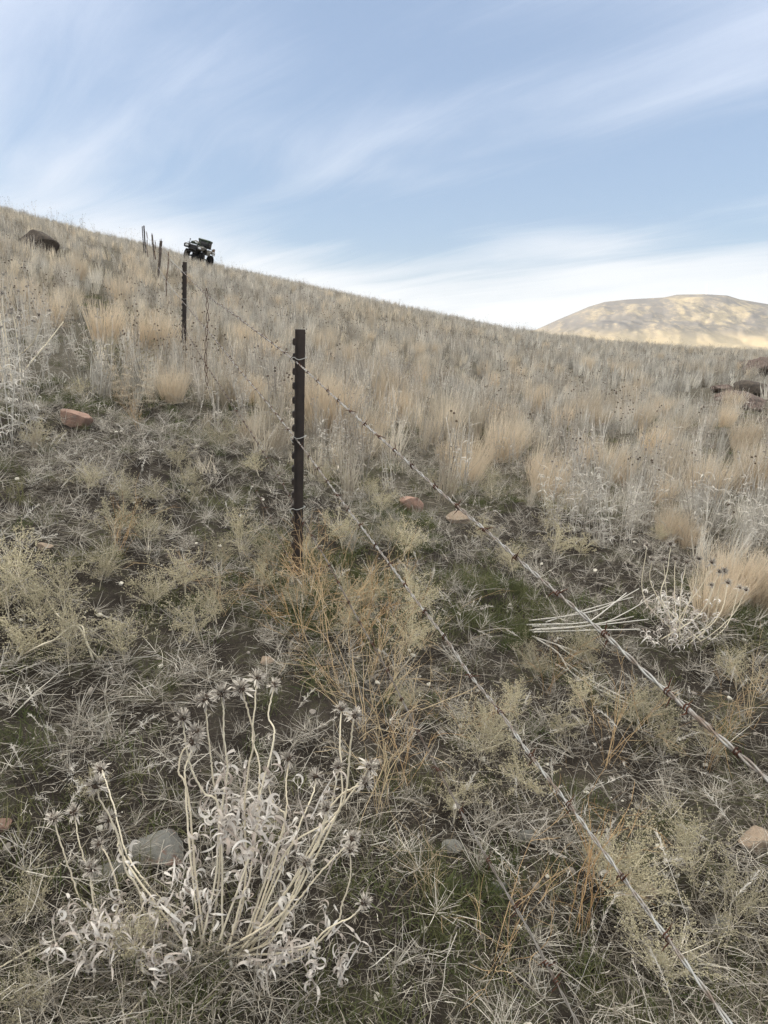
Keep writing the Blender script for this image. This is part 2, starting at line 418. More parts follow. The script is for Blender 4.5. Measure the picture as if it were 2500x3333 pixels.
def build_far():
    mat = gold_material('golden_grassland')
    b = MB()
    xs = np.concatenate([np.linspace(-5000, -2000, 6), np.linspace(-1800, 6000, 160), np.linspace(6300, 7500, 4)])
    ys = np.concatenate([np.linspace(-4000, 400, 8), np.linspace(500, 7000, 160), np.linspace(7300, 8500, 4)])
    X, Y = np.meshgrid(xs, ys)
    Z = PLAIN + 16 * fbm(X / 700, Y / 420, 71, 4) - 6
    i = np.arange(X.size).reshape(X.shape)
    F = np.stack([i[:-1, :-1], i[:-1, 1:], i[1:, 1:], i[1:, :-1]], -1).reshape(-1, 4)
    b.add(np.stack([X, Y, Z], -1).reshape(-1, 3), F)
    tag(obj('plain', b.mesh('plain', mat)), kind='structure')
    # the far hill: its crest follows the skyline of the photograph at 4.2 km
    cr = [(180, 437), (330, 370), (450, 320), (520, 290), (620, 260), (760, 245), (900, 238), (1000, 232), (1080, 215), (1260, 213), (1400, 220), (1480, 245), (1659, 275)]
    ca, ch = [-0.1], [-120.0]
    DC = 4200.0
    for cx, cy in cr:
        d = ray(1650 + cx / 1.9518, 850 + cy / 1.9518); h = math.hypot(d[0], d[1])
        ca.append(math.atan2(d[0], d[1])); ch.append(d[2] / h * DC)
    ca += [0.62, 0.75, 0.9]; ch += [60, -20, -120]
    az = np.linspace(0.1, 0.92, 420); rad = np.linspace(2800, 6200, 200)
    A, Q = np.meshgrid(az, rad)
    crest = np.interp(A, ca, ch); crest = crest
    X = Q * np.sin(A); Y = Q * np.cos(A)
    s = np.where(Q < DC, (Q - 2900) / (DC - 2900), (6100 - Q) / (6100 - DC)); s = np.clip(s, 0, 1)
    prof = np.where(Q < DC, np.sin(s * math.pi / 2) ** 1.25, s * s * (3 - 2 * s))
    base = PLAIN - 30
    Z = base + (crest - base) * prof
    k = np.clip(prof * (1 - prof) * 4, 0, 1) * np.clip((crest - base) / 120, 0, 1)
    rid = np.abs(fbm(X / 420 + 0.5 * fbm(Y / 300, X / 300, 5), Y / 900, 55, 5))
    Z = Z + k * (85 * (rid - 0.22) + 26 * fbm(X / 130, Y / 240, 61, 5)) - 0.25 * (np.abs(fbm(X / 60, Y / 60, 8, 2)))
    b = MB(); i = np.arange(X.size).reshape(X.shape)
    F = np.stack([i[:-1, :-1], i[:-1, 1:], i[1:, 1:], i[1:, :-1]], -1).reshape(-1, 4)
    b.add(np.stack([X, Y, Z], -1).reshape(-1, 3), F[:, ::-1])
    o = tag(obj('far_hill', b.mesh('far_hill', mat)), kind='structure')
    # white tower on its crest
    d = ray(2298, 962); h = math.hypot(d[0], d[1]); p = d * (DC / h)
    t = MB()
    t.lathe([(0.0, -8), (4.6, -8), (4.4, 0), (4.4, 1.2), (2.6, 1.4), (2.3, 18), (2.0, 34), (1.6, 48), (1.9, 48.2), (1.9, 49.5), (0.7, 50), (0.5, 62), (0.0, 62.2)], 20, 'z')
    for q in (12, 24, 36): t.lathe([(2.2, q), (3.1, q), (3.1, q + 0.6), (2.2, q + 0.6)], 20, 'z')
    w = obj('tower', t.mesh('tower', plain('white_paint', (0.85, 0.85, 0.84), 0.5, var=0.05)))
    w.location = p
    tag(w, 'slim white tower standing on the crest of the golden far hill', 'tower')
build_far()


# ------------------------------------------------------------------ the barbed wire fence
M['post'] = plain('post_steel', (0.062, 0.048, 0.042), 0.65, 0.1, scale=7, col2=(0.034, 0.029, 0.028), bump=0.25)
M['wood'] = plain('weathered_wood', (0.15, 0.125, 0.11), 0.9, scale=18, col2=(0.075, 0.06, 0.052), bump=0.5)
M['rust'] = plain('rust', (0.11, 0.045, 0.026), 0.85, 0.2, scale=60, col2=(0.055, 0.027, 0.019))
M['zinc'] = plain('zinc_wire', (0.37, 0.37, 0.36), 0.5, 0.2, scale=40, col2=(0.17, 0.13, 0.105))
M['oldzinc'] = plain('old_wire', (0.20, 0.185, 0.17), 0.6, 0.4, scale=14, col2=(0.09, 0.066, 0.053))
M['clip'] = plain('bright_wire', (0.48, 0.48, 0.46), 0.45, 0.3, scale=30, var=0.2)

def make_t_post(name, base, top, w, depth_below=0.35):
    """Steel T-post from base to top: flange with studs on the downslope (left) side, web towards the right."""
    base = Vector(base); top = Vector(top); ax = (top - base).normalized(); L = (top - base).length
    e = empty(name, base)
    X = Vector((1, 0.12, 0)); X = (X - ax * X.dot(ax)).normalized(); Y = ax.cross(X)
    e.rotation_euler = Matrix((X, Y, ax)).transposed().to_euler()
    b = MB(); z0 = -depth_below; H = L - z0; zc = (L + z0) / 2; k = w / 0.0385
    b.box((0.0020, 0, zc), (0.0042, 0.034 * k, H), bevel=0.0008)
    b.box((0.0041 + 0.0175 * k, 0.004, zc), (0.035 * k, 0.0052, H - 0.001), bevel=0.0008)
    b.box((0.0041 + 0.035 * k, 0.004, zc), (0.0035, 0.0085, H - 0.003), bevel=0.001)
    z = L - 0.045
    while z > 0.0:
        b.prism([(-0.009, z - 0.006), (-0.009, z + 0.004), (-0.0062, z + 0.0115), (-0.0001, z + 0.0125), (-0.0001, z - 0.0135), (-0.006, z - 0.012)], 0.021, 'y', 0.0, bevel=0.0012)
        z -= 0.054
    obj('shaft', b.mesh('shaft', M['post'], False), e)
    return e, ax, X, Y

P1B = hit(954, 1915); P1 = {}
p1top = at_depth(960.5, 1071, P1B[1] - 0.09)
P2B = at_depth(588, 1118, 7.45); P2B[2] = float(ground(P2B[0], P2B[1]))
p2top = at_depth(595, 852, 7.42)
p1_anchor = at_depth(957, 1420, P1B[1] - 0.02); p2_anchor = at_depth(588, 973, 7.42)
FDIR = Vector((p2_anchor[0] - p1_anchor[0], p2_anchor[1] - p1_anchor[1], 0)).normalized(); FN = np.array([FDIR.y, -FDIR.x, 0.0])
F0 = np.array([p1_anchor[0], p1_anchor[1], 0])
def on_fence(px, py): d = ray(px, py); return d * (FN.dot(F0) / FN.dot(d))

def add_clip(e, p, span, right=True):
    """Tie wire: hooked over the strand on the stud side and carried round the web."""
    mi = e.matrix_world.inverted() if False else (Matrix.Translation(e.location) @ e.rotation_euler.to_matrix().to_4x4()).inverted()
    q = mi @ Vector(p)
    z = q.z; b = MB()
    pts = [(-0.004, -0.030, z - 0.012), (-0.014, -0.030, z + 0.004), (-0.004, -0.028, z + 0.012), (0.008, -0.020, z + 0.004), (0.020, -0.010, z + 0.002), (span, -0.004, z + 0.008), (span + 0.006, 0.006, z + 0.010), (span - 0.004, 0.012, z + 0.008), (0.010, 0.016, z + 0.006), (0.004, 0.020, z)]
    b.tube(smooth_path(pts, 34), 0.0016, 6)
    obj('wire_clip', b.mesh('wire_clip', M['clip']), e)

post1, ax1, _, _ = make_t_post('steel_post', P1B, p1top, 0.0350)
tag(post1, 'tall dark studded steel post in the middle, tied to four barbed wires', 'fence post', 'posts of the barbed wire fence')
for q in ((957, 1168), (956, 1418), (955, 1640), (956, 1852)): add_clip(post1, on_fence(*q), 0.039)
post2, _, _, _ = make_t_post('steel_post', P2B, p2top, 0.0385)
tag(post2, 'dark steel stud post behind the tan bunchgrass, next one uphill from the tall centre post', 'fence post', 'posts of the barbed wire fence')
for q in ((592, 883), (588, 973)): add_clip(post2, on_fence(*q), 0.043)

def far_post(name, bpx, tpx, width, kind, label, back=0.0):
    base = hit(*bpx); base = base * (1 + back)
    top = at_depth(*tpx, base[1] - 0.02); base = Vector(base); top = Vector(top)
    base.z = float(ground(base.x, base.y))
    e = empty(name, base); ax = (top - base).normalized(); L = (top - base).length
    X = Vector((1, 0.1, 0)); X = (X - ax * X.dot(ax)).normalized(); e.rotation_euler = Matrix((X, ax.cross(X), ax)).transposed().to_euler()
    b = MB(); w = width
    if kind == 'wood':
        rng = np.random.default_rng(int(bpx[0])); n = 12
        zz = np.linspace(-0.3, L, n); path = np.stack([0.012 * np.sin(zz * 3 + bpx[0]), 0.01 * np.cos(zz * 2.3), zz], 1)
        b.tube(path, w / 2 * (1 + 0.12 * rng.normal(size=n)) * np.linspace(1.12, 0.92, n), 9)
        for k in range(5): b.tube([(w * 0.4 * math.cos(k * 1.3), w * 0.4 * math.sin(k * 1.3), L - 0.35 + 0.05 * k), (w * 0.42 * math.cos(k * 1.3), w * 0.42 * math.sin(k * 1.3), L + 0.012 * k)], [0.012, 0.004], 5)
        obj('stake', b.mesh('stake', M['wood'], False), e)
    else:
        zc = (L - 0.3) / 2
        b.box((0, 0, zc), (0.005, w, L + 0.3)); b.box((w * 0.5, 0, zc), (w, 0.006, L + 0.3 - 0.002))
        z = L - 0.05
        while z > 0: b.box((-0.006, 0, z), (0.008, 0.02, 0.02), bevel=0.003); z -= 0.054
        obj('shaft', b.mesh('shaft', M['post'], False), e)
    tag(e, label, 'fence post', 'posts of the barbed wire fence')
    return e, top
post3, top3 = far_post('wooden_stake', (509, 935), (524, 784), 0.055, 'wood', 'thick weathered wooden stake leaning left, first stake uphill of the second steel post')
post4, top4 = far_post('wooden_stake', (503, 874), (495, 764), 0.042, 'wood', 'slender wooden stake between the thick leaning stake and the twin steel posts')
post5, top5 = far_post('steel_post', (474, 846), (467, 734), 0.036, 'steel', 'right one of the twin thin steel posts at the top end of the fence')
post6, top6 = far_post('steel_post', (469, 842), (462, 736), 0.024, 'steel', 'left thinner one of the twin steel posts at the top end of the fence', 0.03)

def twisted(path, r_off, r_wire, pitch, mb, mat=0, n=5, per=7):
    """Two wires wound round each other along path."""
    P = np.asarray(path); seg = np.linalg.norm(np.diff(P, axis=0), axis=1); s = np.concatenate([[0], np.cumsum(seg)])
    m = max(4, int(s[-1] / pitch * per)); t = np.linspace(0, s[-1], m)
    C = np.stack([np.interp(t, s, P[:, k]) for k in range(3)], 1)
    T = np.gradient(C, axis=0); T /= np.linalg.norm(T, axis=1)[:, None]
    A = np.cross(T, [0.3, 0.1, 1.0]); A /= np.linalg.norm(A, axis=1)[:, None]; B = np.cross(T, A)
    ph = t / pitch * math.pi
    ph = ph + 0.6 * np.sin(t * 9.0)
    for q in (0, math.pi):
        D = (np.cos(ph + q)[:, None] * A + np.sin(ph + q)[:, None] * B) * r_off
        mb.tube(C + D, r_wire, n, mat)
    return C, t, T

def barb_mesh():
    b = MB()
    a = np.linspace(0, 4.2 * math.pi, 40); r = 0.0042
    b.tube(np.stack([np.linspace(-0.0055, 0.0055, 40), r * np.cos(a), r * np.sin(a)], 1), 0.0011, 5)
    b.tube([(-0.0055, r, 0), (-0.007, 0.008, 0.006), (-0.008, 0.012, 0.015)], [0.0011, 0.0011, 0.0002], 5)
    b.tube([(0.0055, r * 0.5, -r * 0.8), (0.0065, -0.004, -0.010), (0.009, -0.011, -0.016)], [0.0011, 0.0011, 0.0002], 5)
    return b.mesh('barb', M['rust'])
BARB = barb_mesh()

WIRES = [
    ('top strand of the barbed wire fence, bright and crossing highest on the tall steel post', 'zinc',
     [(597, 886), (672, 960), (750, 1015), (826, 1072), (957, 1171), (1076, 1281), (1194, 1386), (1325, 1501), (1438, 1605), (1601, 1743), (1701, 1833), (1944, 2042), (2132, 2217), (2365, 2416), (2500, 2537)]),
    ('second strand of the barbed wire fence, just below the top strand', 'zinc',
     [(588, 973), (617, 1008), (677, 1077), (719, 1127), (772, 1196), (825, 1257), (884, 1329), (955, 1418), (1000, 1476), (1095, 1607), (1194, 1738), (1280, 1851), (1375, 1982), (1452, 2077), (1529, 2198), (1619, 2303), (1717, 2447), (1830, 2590), (1981, 2793), (2154, 3027), (2350, 3298)]),
    ('third strand of the barbed wire fence, rusty and low above the grass', 'oldzinc',
     [(588, 1049), (672, 1190), (746, 1300), (836, 1438), (931, 1592), (956, 1648), (999, 1719), (1058, 1814), (1127, 1945), (1190, 2059), (1257, 2175), (1378, 2416), (1514, 2665), (1627, 2869), (1717, 3019), (1808, 3193), (1875, 3320)]),
    ('lowest strand of the barbed wire fence, dark and half lost in the weeds', 'oldzinc',
     [(590, 1107), (700, 1330), (800, 1538), (859, 1642), (956, 1854), (1100, 2160), (1257, 2545), (1325, 2703), (1393, 2854), (1446, 2967), (1551, 3193), (1612, 3328)]),
]
UP = [[(524, 802), (495, 782), (472, 752)], [(515, 870), (492, 840), (470, 800)], None, None]
def build_wires():
    rng = random.Random(5)
    for k, (lab, mat, px) in enumerate(WIRES):
        near = [on_fence(*q) for q in px]
        # fence-plane points smoothed so the strand hangs as one curve
        e = near[-1] + (near[-1] - near[-3]) / np.linalg.norm(near[-1] - near[-3]) * 2.2
        path = smooth_path(near + [e], 260)
        K = np.ones(13) / 13
        pad = np.vstack([np.repeat(path[:1], 6, 0), path, np.repeat(path[-1:], 6, 0)])
        i1 = np.argmin([abs(p[1] - p1_anchor[1]) for p in path])
        sm = np.stack([np.convolve(pad[:, c], K, 'valid') for c in range(3)], 1)
        sm[0] = path[0]; sm[-1] = path[-1]
        b = MB()
        C, t, T = twisted(sm, 0.0019 if k < 2 else 0.0016, 0.00155 if k < 2 else 0.0014, 0.034, b)
        if UP[k]:
            pts = [near[0]]
            for (qx, qy), pe in zip(UP[k], (post3, post4, post5)): pts.append(at_depth(qx, qy, pe.location.y))
            for i in range(len(pts) - 1):
                s = np.linspace(0, 1, 20)[:, None]; seg = pts[i] * (1 - s) + pts[i + 1] * s
                seg[:, 2] -= 0.10 * (4 * s * (1 - s))[:, 0] * (1.0 if i else 0.3)
                b.tube(seg, 0.0042, 5)
        o = obj('barbed_wire', b.mesh('barbed_wire', M[mat])); tag(o, lab, 'barbed wire', 'strands of the barbed wire fence')
        pos = 0.05 + 0.06 * k; step = 0.118
        while pos < t[-1] - 0.6:
            i = int(np.searchsorted(t, pos)); i = min(i, len(t) - 1)
            c = obj('barb', BARB, o); c.location = C[i]; c.scale = (0.9,) * 3
            c.rotation_euler = (Vector(T[i]).to_track_quat('X', 'Z') @ Euler((rng.uniform(0, 6.28), 0, 0)).to_quaternion()).to_euler()
            pos += step * rng.uniform(0.9, 1.1)
build_wires()

def build_stays():
    for (a, c, r, pitch, w, lab) in (((672, 938), (673, 1268), 0.0085, 0.085, 0.0030, 'rusty twisted wire stay hanging like a chain between the two steel posts'),
                                     ((548, 820), (541, 965), 0.006, 0.11, 0.0042, 'thin rusty wire stay between the second steel post and the thick wooden stake'),
                                     ((477, 753), (481, 838), 0.006, 0.15, 0.005, 'thin wire stay beside the twin steel posts at the top of the fence'),
                                     ((504, 782), (506, 845), 0.006, 0.15, 0.005, 'bent wire stay between the two wooden stakes')):
        d = on_fence(*a); 
        p0 = d; p1 = at_depth(*c, d[1] + 0.02); s = np.linspace(0, 1, 30)[:, None]
        path = p0 * (1 - s) + p1 * s + np.array([0.006, 0.004, 0]) * np.sin(s * 7)
        b = MB(); twisted(path, r, w * 0.75, pitch, b, 0, 5, 14)
        tag(obj('wire_stay', b.mesh('wire_stay', M['rust'])), lab, 'fence stay', 'wire stays in the fence')
build_stays()


# ------------------------------------------------------------------ plants: one mesh per kind and variant
UPZ = np.array([0, 0, 1.0])
def proto_tuft(seed, n, rad, h0, h1, w, lean=0.5, droop=0.06, wig=0.06, mat='straw', bias=None, segs=5):
    rng = np.random.default_rng(seed); b = MB()
    d = dirs(rng, n, 0.02, lean)
    if bias is not None: d = d + np.asarray(bias)
    L = h0 + (h1 - h0) * rng.random(n) ** 1.3
    P = grow(rng, disc(rng, n, rad), d, L, segs, droop, wig)
    b.ribbons(P, w * (0.6 + 0.8 * rng.random(n)), rng)
    return b.mesh(mat + '_tuft', M[mat])

def proto_bunch(seed, n=430, h=0.55, rad=0.11, mat='bunch', lean=0.36, w=0.0030):
    rng = np.random.default_rng(seed); b = MB()
    base = disc(rng, n, rad)
    d = UPZ + base * (lean / rad) * 0.9 + rng.normal(size=(n, 3)) * 0.055 + np.array([0.12, -0.04, 0])
    L = h * (0.55 + 0.5 * rng.random(n))
    P = grow(rng, base, d, L, 7, 0.030 + 0.04 * rng.random(n), 0.035)
    b.ribbons(P, w * (0.6 + 0.7 * rng.random(n)), rng, tip=0.25)
    # fine seed hairs along the upper half
    k = n // 2; src = P[rng.integers(0, n, k)]; i = rng.integers(4, 8, k)
    hb = src[np.arange(k), np.minimum(i, 7)]
    H = grow(rng, hb, d[:k] + rng.normal(size=(k, 3)) * 0.25, 0.05 + 0.06 * rng.random(k), 3, 0.05, 0.06)
    b.ribbons(H, np.full(k, w * 0.6), rng, tip=0.3)
    m = n // 4                                         # broken old leaves lying round the foot
    P = grow(rng, disc(rng, m, rad * 1.3), dirs(rng, m, 0.9, 1.5), 0.10 + 0.16 * rng.random(m), 5, 0.10, 0.2)
    P[:, :, 2] = np.maximum(P[:, :, 2], 0.004)
    b.ribbons(P, np.full(m, w), rng, val=rng.random(m) * 0.4 + 0.6)
    return b.mesh('bunchgrass', M[mat])

def proto_litter(seed, n=26, rad=0.16, Lm=0.20, w=0.0015, mat='litter'):
    rng = np.random.default_rng(seed); b = MB()
    base = disc(rng, n, rad); base[:, 2] = 0.004 + 0.035 * rng.random(n) ** 2
    a = rng.random(n) * 6.283; d = np.stack([np.cos(a), np.sin(a), 0.28 * rng.random(n) ** 2 + 0.02], 1)
    P = grow(rng, base, d, Lm * (0.4 + 1.2 * rng.random(n) ** 1.6), 8, 0.03, 0.10)
    P[:, :, 2] = np.maximum(P[:, :, 2], 0.003)
    b.ribbons(P, w * (0.5 + 0.9 * rng.random(n)), rng, tip=0.4)
    return b.mesh('grass_litter', M[mat])

def proto_star(seed, n=26, L=0.055, w=0.0011):
    """Spent foxtail head: stiff awns radiating from a short axis."""
    rng = np.random.default_rng(seed); b = MB()
    c = np.array([0, 0, 0.012]); ax = np.array([0.03, 0.01, 0.012])
    base = c + ax[None] * (rng.random((n, 1)) * 1.2)
    d = dirs(rng, n, 0.1, 1.75)
    b.ribbons(grow(rng, base, d, L * (0.5 + 0.7 * rng.random(n)), 3, 0.02, 0.04), w * (0.7 + 0.6 * rng.random(n)), rng, tip=0.2)
    b.ribbons(grow(rng, np.array([[0.0, 0, 0.006]] * 3), dirs(rng, 3, 1.1, 1.5), np.array([0.12, 0.09, 0.14]), 5, 0.04, 0.1), np.full(3, 0.0015), rng)
    return b.mesh('foxtail', M['litter'])

OCT = [[0, 2, 4], [2, 1, 4], [1, 3, 4], [3, 0, 4], [2, 0, 5], [1, 2, 5], [3, 1, 5], [0, 3, 5]]
def blobs(b, C, r, rng, mat=0, val=None):
    n = len(C); U = np.array([[1, 0, 0], [-1, 0, 0], [0, 1, 0], [0, -1, 0], [0, 0, 1], [0, 0, -1.0]])
    r = np.broadcast_to(np.asarray(r, float), (n,))
    V = C[:, None] + U[None] * (r[:, None, None] * (0.75 + 0.5 * rng.random((n, 6, 1))))
    F = (np.arange(n)[:, None, None] * 6 + np.array(OCT)[None]).reshape(-1, 3)
    if val is None: val = rng.random(n)
    b.add(V.reshape(-1, 3), F, mat, np.repeat(np.broadcast_to(val, (n,)), 6))

def proto_puff(seed, h=0.22, rad=0.13, n1=9, n2=9, n3=6, pod=0.0021):
    """Dry pepperweed: a branched stem that ends in a cloud of tiny round seed cases."""
    rng = np.random.default_rng(seed); b = MB()
    s0 = grow(rng, np.zeros((3, 3)), dirs(rng, 3, 0.0, 0.25), np.full(3, h * 0.55), 5, 0, 0.05)
    b.ribbons(s0, np.full(3, 0.0026), rng, mat=1)
    N = 3 * n1; st = s0[np.repeat(np.arange(3), n1), rng.integers(2, 6, N)]
    d = dirs(rng, N, 0.2, 1.35)
    s1 = grow(rng, st, d, rad * (0.65 + 0.5 * rng.random(N)), 4, -0.03, 0.10)
    b.ribbons(s1, np.full(N, 0.0013), rng, mat=1)
    N2 = N * n2; st = s1[np.repeat(np.arange(N), n2), rng.integers(1, 5, N2)]
    d2 = np.repeat(d, n2, 0) + rng.normal(size=(N2, 3)) * 0.55
    s2 = grow(rng, st, d2, rad * 0.34 * (0.5 + 0.9 * rng.random(N2)), 2, -0.02, 0.12)
    b.ribbons(s2, np.full(N2, 0.0011), rng, tip=0.5)
    N3 = N2 * n3; i = np.repeat(np.arange(N2), n3); f = rng.random((N3, 1)) ** 0.7
    on = s2[i, 0] * (1 - f) + s2[i, 2] * f
    C = on + rng.normal(size=(N3, 3)) * rad * 0.035
    C[:, 2] = np.maximum(C[:, 2], 0.004)
    blobs(b, C, pod * (0.6 + 0.7 * rng.random(N3)), rng, 0)
    return b.mesh('pepperweed', [M['puff'], M['stem']])

def proto_weed(seed, ns=5, h=0.6, heads=True, spread=0.16, w=0.0034, leaves=14, mat='weed', hr=0.0085, hmat='head', hb=0.6):
    """Stiff dead stems with shrivelled leaves, small side branches and dark round seed heads."""
    rng = np.random.default_rng(seed); b = MB()
    P = grow(rng, disc(rng, ns, 0.05), dirs(rng, ns, 0.02, 0.30), h * (0.65 + 0.45 * rng.random(ns)), 8, 0.0, 0.055)
    for q in P: b.tube(q, np.linspace(w * 0.55, w * 0.32, 9), 4, 0, rng.random())
    N = ns * 4; i = np.repeat(np.arange(ns), 4); j = rng.integers(4, 8, N)
    d = P[i, 8] - P[i, 5]; d /= np.linalg.norm(d, axis=1)[:, None]
    B = grow(rng, P[i, j], d + rng.normal(size=(N, 3)) * 0.45, h * (0.07 + 0.14 * rng.random(N)), 4, -0.05, 0.08)
    keep = rng.random(N) < 0.5; B = B[keep]
    b.ribbons(B, np.full(len(B), w * 0.45), rng, tip=0.7)
    if heads:
        C = np.vstack([P[:, 8], B[rng.random(len(B)) < hb][:, 4]])
        for c in C:
            n = 9; a = np.arange(n) * 2.4; zz = np.linspace(-0.7, 0.9, n); rr = np.sqrt(np.maximum(0.05, 1 - zz * zz))
            pts = c + hr * 0.72 * np.stack([rr * np.cos(a), rr * np.sin(a), zz], 1)
            blobs(b, pts, hr * 0.48, rng, 1)
    n = ns * leaves
    if n:
        i = rng.integers(0, ns, n); j = rng.integers(0, 6, n)
        L = grow(rng, P[i, j], dirs(rng, n, 0.6, 1.6), h * (0.05 + 0.07 * rng.random(n)), 5, 0.32, 0.22)
        b.ribbons(L, w * 1.4 * (0.5 + 0.9 * rng.random(n)), rng, tip=0.2)
    return b.mesh('weed', [M[mat], M[hmat]])

def proto_wiry(seed, ns=9, h=0.38, mat='wiry'):
    """Thin orange stems that fork again and again."""
    rng = np.random.default_rng(seed); b = MB()
    P = grow(rng, disc(rng, ns, 0.03), dirs(rng, ns, 0.05, 0.75), h * (0.6 + 0.6 * rng.random(ns)), 9, 0.0, 0.09)
    b.ribbons(P, np.full(ns, 0.0026), rng, tip=0.4)
    src = P; w = 0.0018; L = h * 0.45
    for lev in range(2):
        N = len(src) * 3; i = np.repeat(np.arange(len(src)), 3); S = src.shape[1]; j = rng.integers(S // 3, S, N)
        d = src[i, -1] - src[i, S // 2]; d /= np.linalg.norm(d, axis=1)[:, None] + 1e-9
        src = grow(rng, src[i, j], d + rng.normal(size=(N, 3)) * 0.5, L * (0.4 + 0.8 * rng.random(N)), 5, 0.01, 0.10)
        b.ribbons(src, np.full(N, w), rng, tip=0.4); w *= 0.7; L *= 0.5
    return b.mesh('wiry_weed', M[mat])

def proto_plume(seed, ns=14, h=0.42):
    """Pale woolly stems set with tufts of fluff."""
    rng = np.random.default_rng(seed); b = MB()
    P = grow(rng, disc(rng, ns, 0.06), dirs(rng, ns, 0.03, 0.5), h * (0.6 + 0.5 * rng.random(ns)), 10, 0.0, 0.07)
    b.ribbons(P, np.full(ns, 0.0026), rng, tip=0.6)
    n = ns * 60; i = rng.integers(0, ns, n); f = rng.random(n) * 6.9 + 3; j = f.astype(int); f = (f - j)[:, None]
    c = P[i, j] * (1 - f) + P[i, np.minimum(j + 1, 10)] * f
    L = grow(rng, c, dirs(rng, n, 0.2, 1.7), 0.010 + 0.016 * rng.random(n), 3, 0.12, 0.3)
    b.ribbons(L, 0.0032 * (0.5 + rng.random(n)), rng, tip=0.4)
    return b.mesh('woolly_weed', M['white'])

def proto_spike(seed, h=0.30):
    """A grass stem that bends over under a pale feathery spike."""
    rng = np.random.default_rng(seed); b = MB(); n = 3
    P = grow(rng, disc(rng, n, 0.02), dirs(rng, n, 0.1, 0.8), h * (0.6 + 0.6 * rng.random(n)), 12, 0.09, 0.06)
    P[:, :, 2] = np.maximum(P[:, :, 2], 0.01)
    b.ribbons(P, np.full(n, 0.0015), rng, tip=0.7)
    m = n * 46; i = rng.integers(0, n, m); f = 8.2 + rng.random(m) * 3.7; j = f.astype(int); f = (f - j)[:, None]
    c = P[i, j] * (1 - f) + P[i, np.minimum(j + 1, 12)] * f
    ax = P[i, 12] - P[i, 9]; ax /= np.linalg.norm(ax, axis=1)[:, None]
    L = grow(rng, c, ax + rng.normal(size=(m, 3)) * 0.45, 0.010 + 0.012 * rng.random(m), 2, 0.05, 0.1)
    b.ribbons(L, np.full(m, 0.0022), rng, tip=0.25)
    return b.mesh('grass_spike', M['white'])

PEB = plain('pebble', (0.30, 0.275, 0.245), 0.9, scale=45, col2=(0.20, 0.175, 0.155), bump=0.3)
PALE = plain('pale_stone', (0.72, 0.69, 0.61), 0.9, scale=60, col2=(0.52, 0.48, 0.41), bump=0.2)
def proto_pebble(seed, mat):
    rng = np.random.default_rng(seed); bm = bmesh.new(); bmesh.ops.create_icosphere(bm, subdivisions=2, radius=1)
    s = np.array([1, 0.6 + 0.4 * rng.random(), 0.4 + 0.3 * rng.random()])
    cuts = rng.normal(size=(9, 3)); cuts /= np.linalg.norm(cuts, axis=1)[:, None]; h = 0.55 + 0.3 * rng.random(9)
    for q in bm.verts:
        p = np.array(q.co)
        for c, k in zip(cuts, h):
            o = p.dot(c) - k
            if o > 0: p = p - c * o
        q.co = Vector(p * s)
    b = MB(); b._bm(bm, (0, 0, 0.1), None, 0, 0.5)
    return b.mesh('pebble', mat, False)


# ------------------------------------------------------------------ ground cover: scattered stuff
def scatter(name, label, cat, meshes, P, tint, scl, seed=0, tilt=0.12, spin=6.283):
    """One object of ground cover: each point of its mesh carries one tuft."""
    rng = np.random.default_rng(seed)
    coll = bpy.data.collections.new(name + '_kinds')
    for k, m in enumerate(meshes):
        coll.objects.link(bpy.data.objects.new('%s_kind_%02d' % (name, k), m))
    N = len(P); me = bpy.data.meshes.new(name); me.vertices.add(N); me.vertices.foreach_set('co', np.asarray(P, float).ravel())
    rot = np.stack([rng.normal(size=N) * tilt, rng.normal(size=N) * tilt, rng.random(N) * spin], 1)
    for nm, typ, key, val in (('rot', 'FLOAT_VECTOR', 'vector', rot), ('scl', 'FLOAT', 'value', scl), ('tint', 'FLOAT', 'value', tint), ('idx', 'INT', 'value', rng.integers(0, len(meshes), N))):
        a = me.attributes.new(nm, typ, 'POINT')
        a.data.foreach_set(key, np.asarray(np.broadcast_to(val, rot.shape if key == 'vector' else (N,))).ravel().astype(np.int32 if typ == 'INT' else np.float32))
    o = obj(name, me); tag(o, label, cat, kind='stuff')
    g = bpy.data.node_groups.new(name + '_scatter', 'GeometryNodeTree')
    g.interface.new_socket('Geometry', in_out='INPUT', socket_type='NodeSocketGeometry')
    g.interface.new_socket('Geometry', in_out='OUTPUT', socket_type='NodeSocketGeometry')
    n = g.nodes; l = g.links
    gi = n.new('NodeGroupInput'); go = n.new('NodeGroupOutput')
    ci = n.new('GeometryNodeCollectionInfo'); ci.inputs['Collection'].default_value = coll
    ci.inputs['Separate Children'].default_value = True; ci.inputs['Reset Children'].default_value = True
    def named(nm, typ):
        q = n.new('GeometryNodeInputNamedAttribute'); q.data_type = typ; q.inputs['Name'].default_value = nm; return q.outputs['Attribute']
    ip = n.new('GeometryNodeInstanceOnPoints'); ip.inputs['Pick Instance'].default_value = True
    er = n.new('FunctionNodeEulerToRotation'); l.new(named('rot', 'FLOAT_VECTOR'), er.inputs[0])
    l.new(gi.outputs[0], ip.inputs['Points']); l.new(ci.outputs[0], ip.inputs['Instance'])
    l.new(named('idx', 'INT'), ip.inputs['Instance Index']); l.new(er.outputs[0], ip.inputs['Rotation']); l.new(named('scl', 'FLOAT'), ip.inputs['Scale'])
    l.new(ip.outputs[0], go.inputs[0])
    md = o.modifiers.new('scatter', 'NODES'); md.node_group = g
    return o

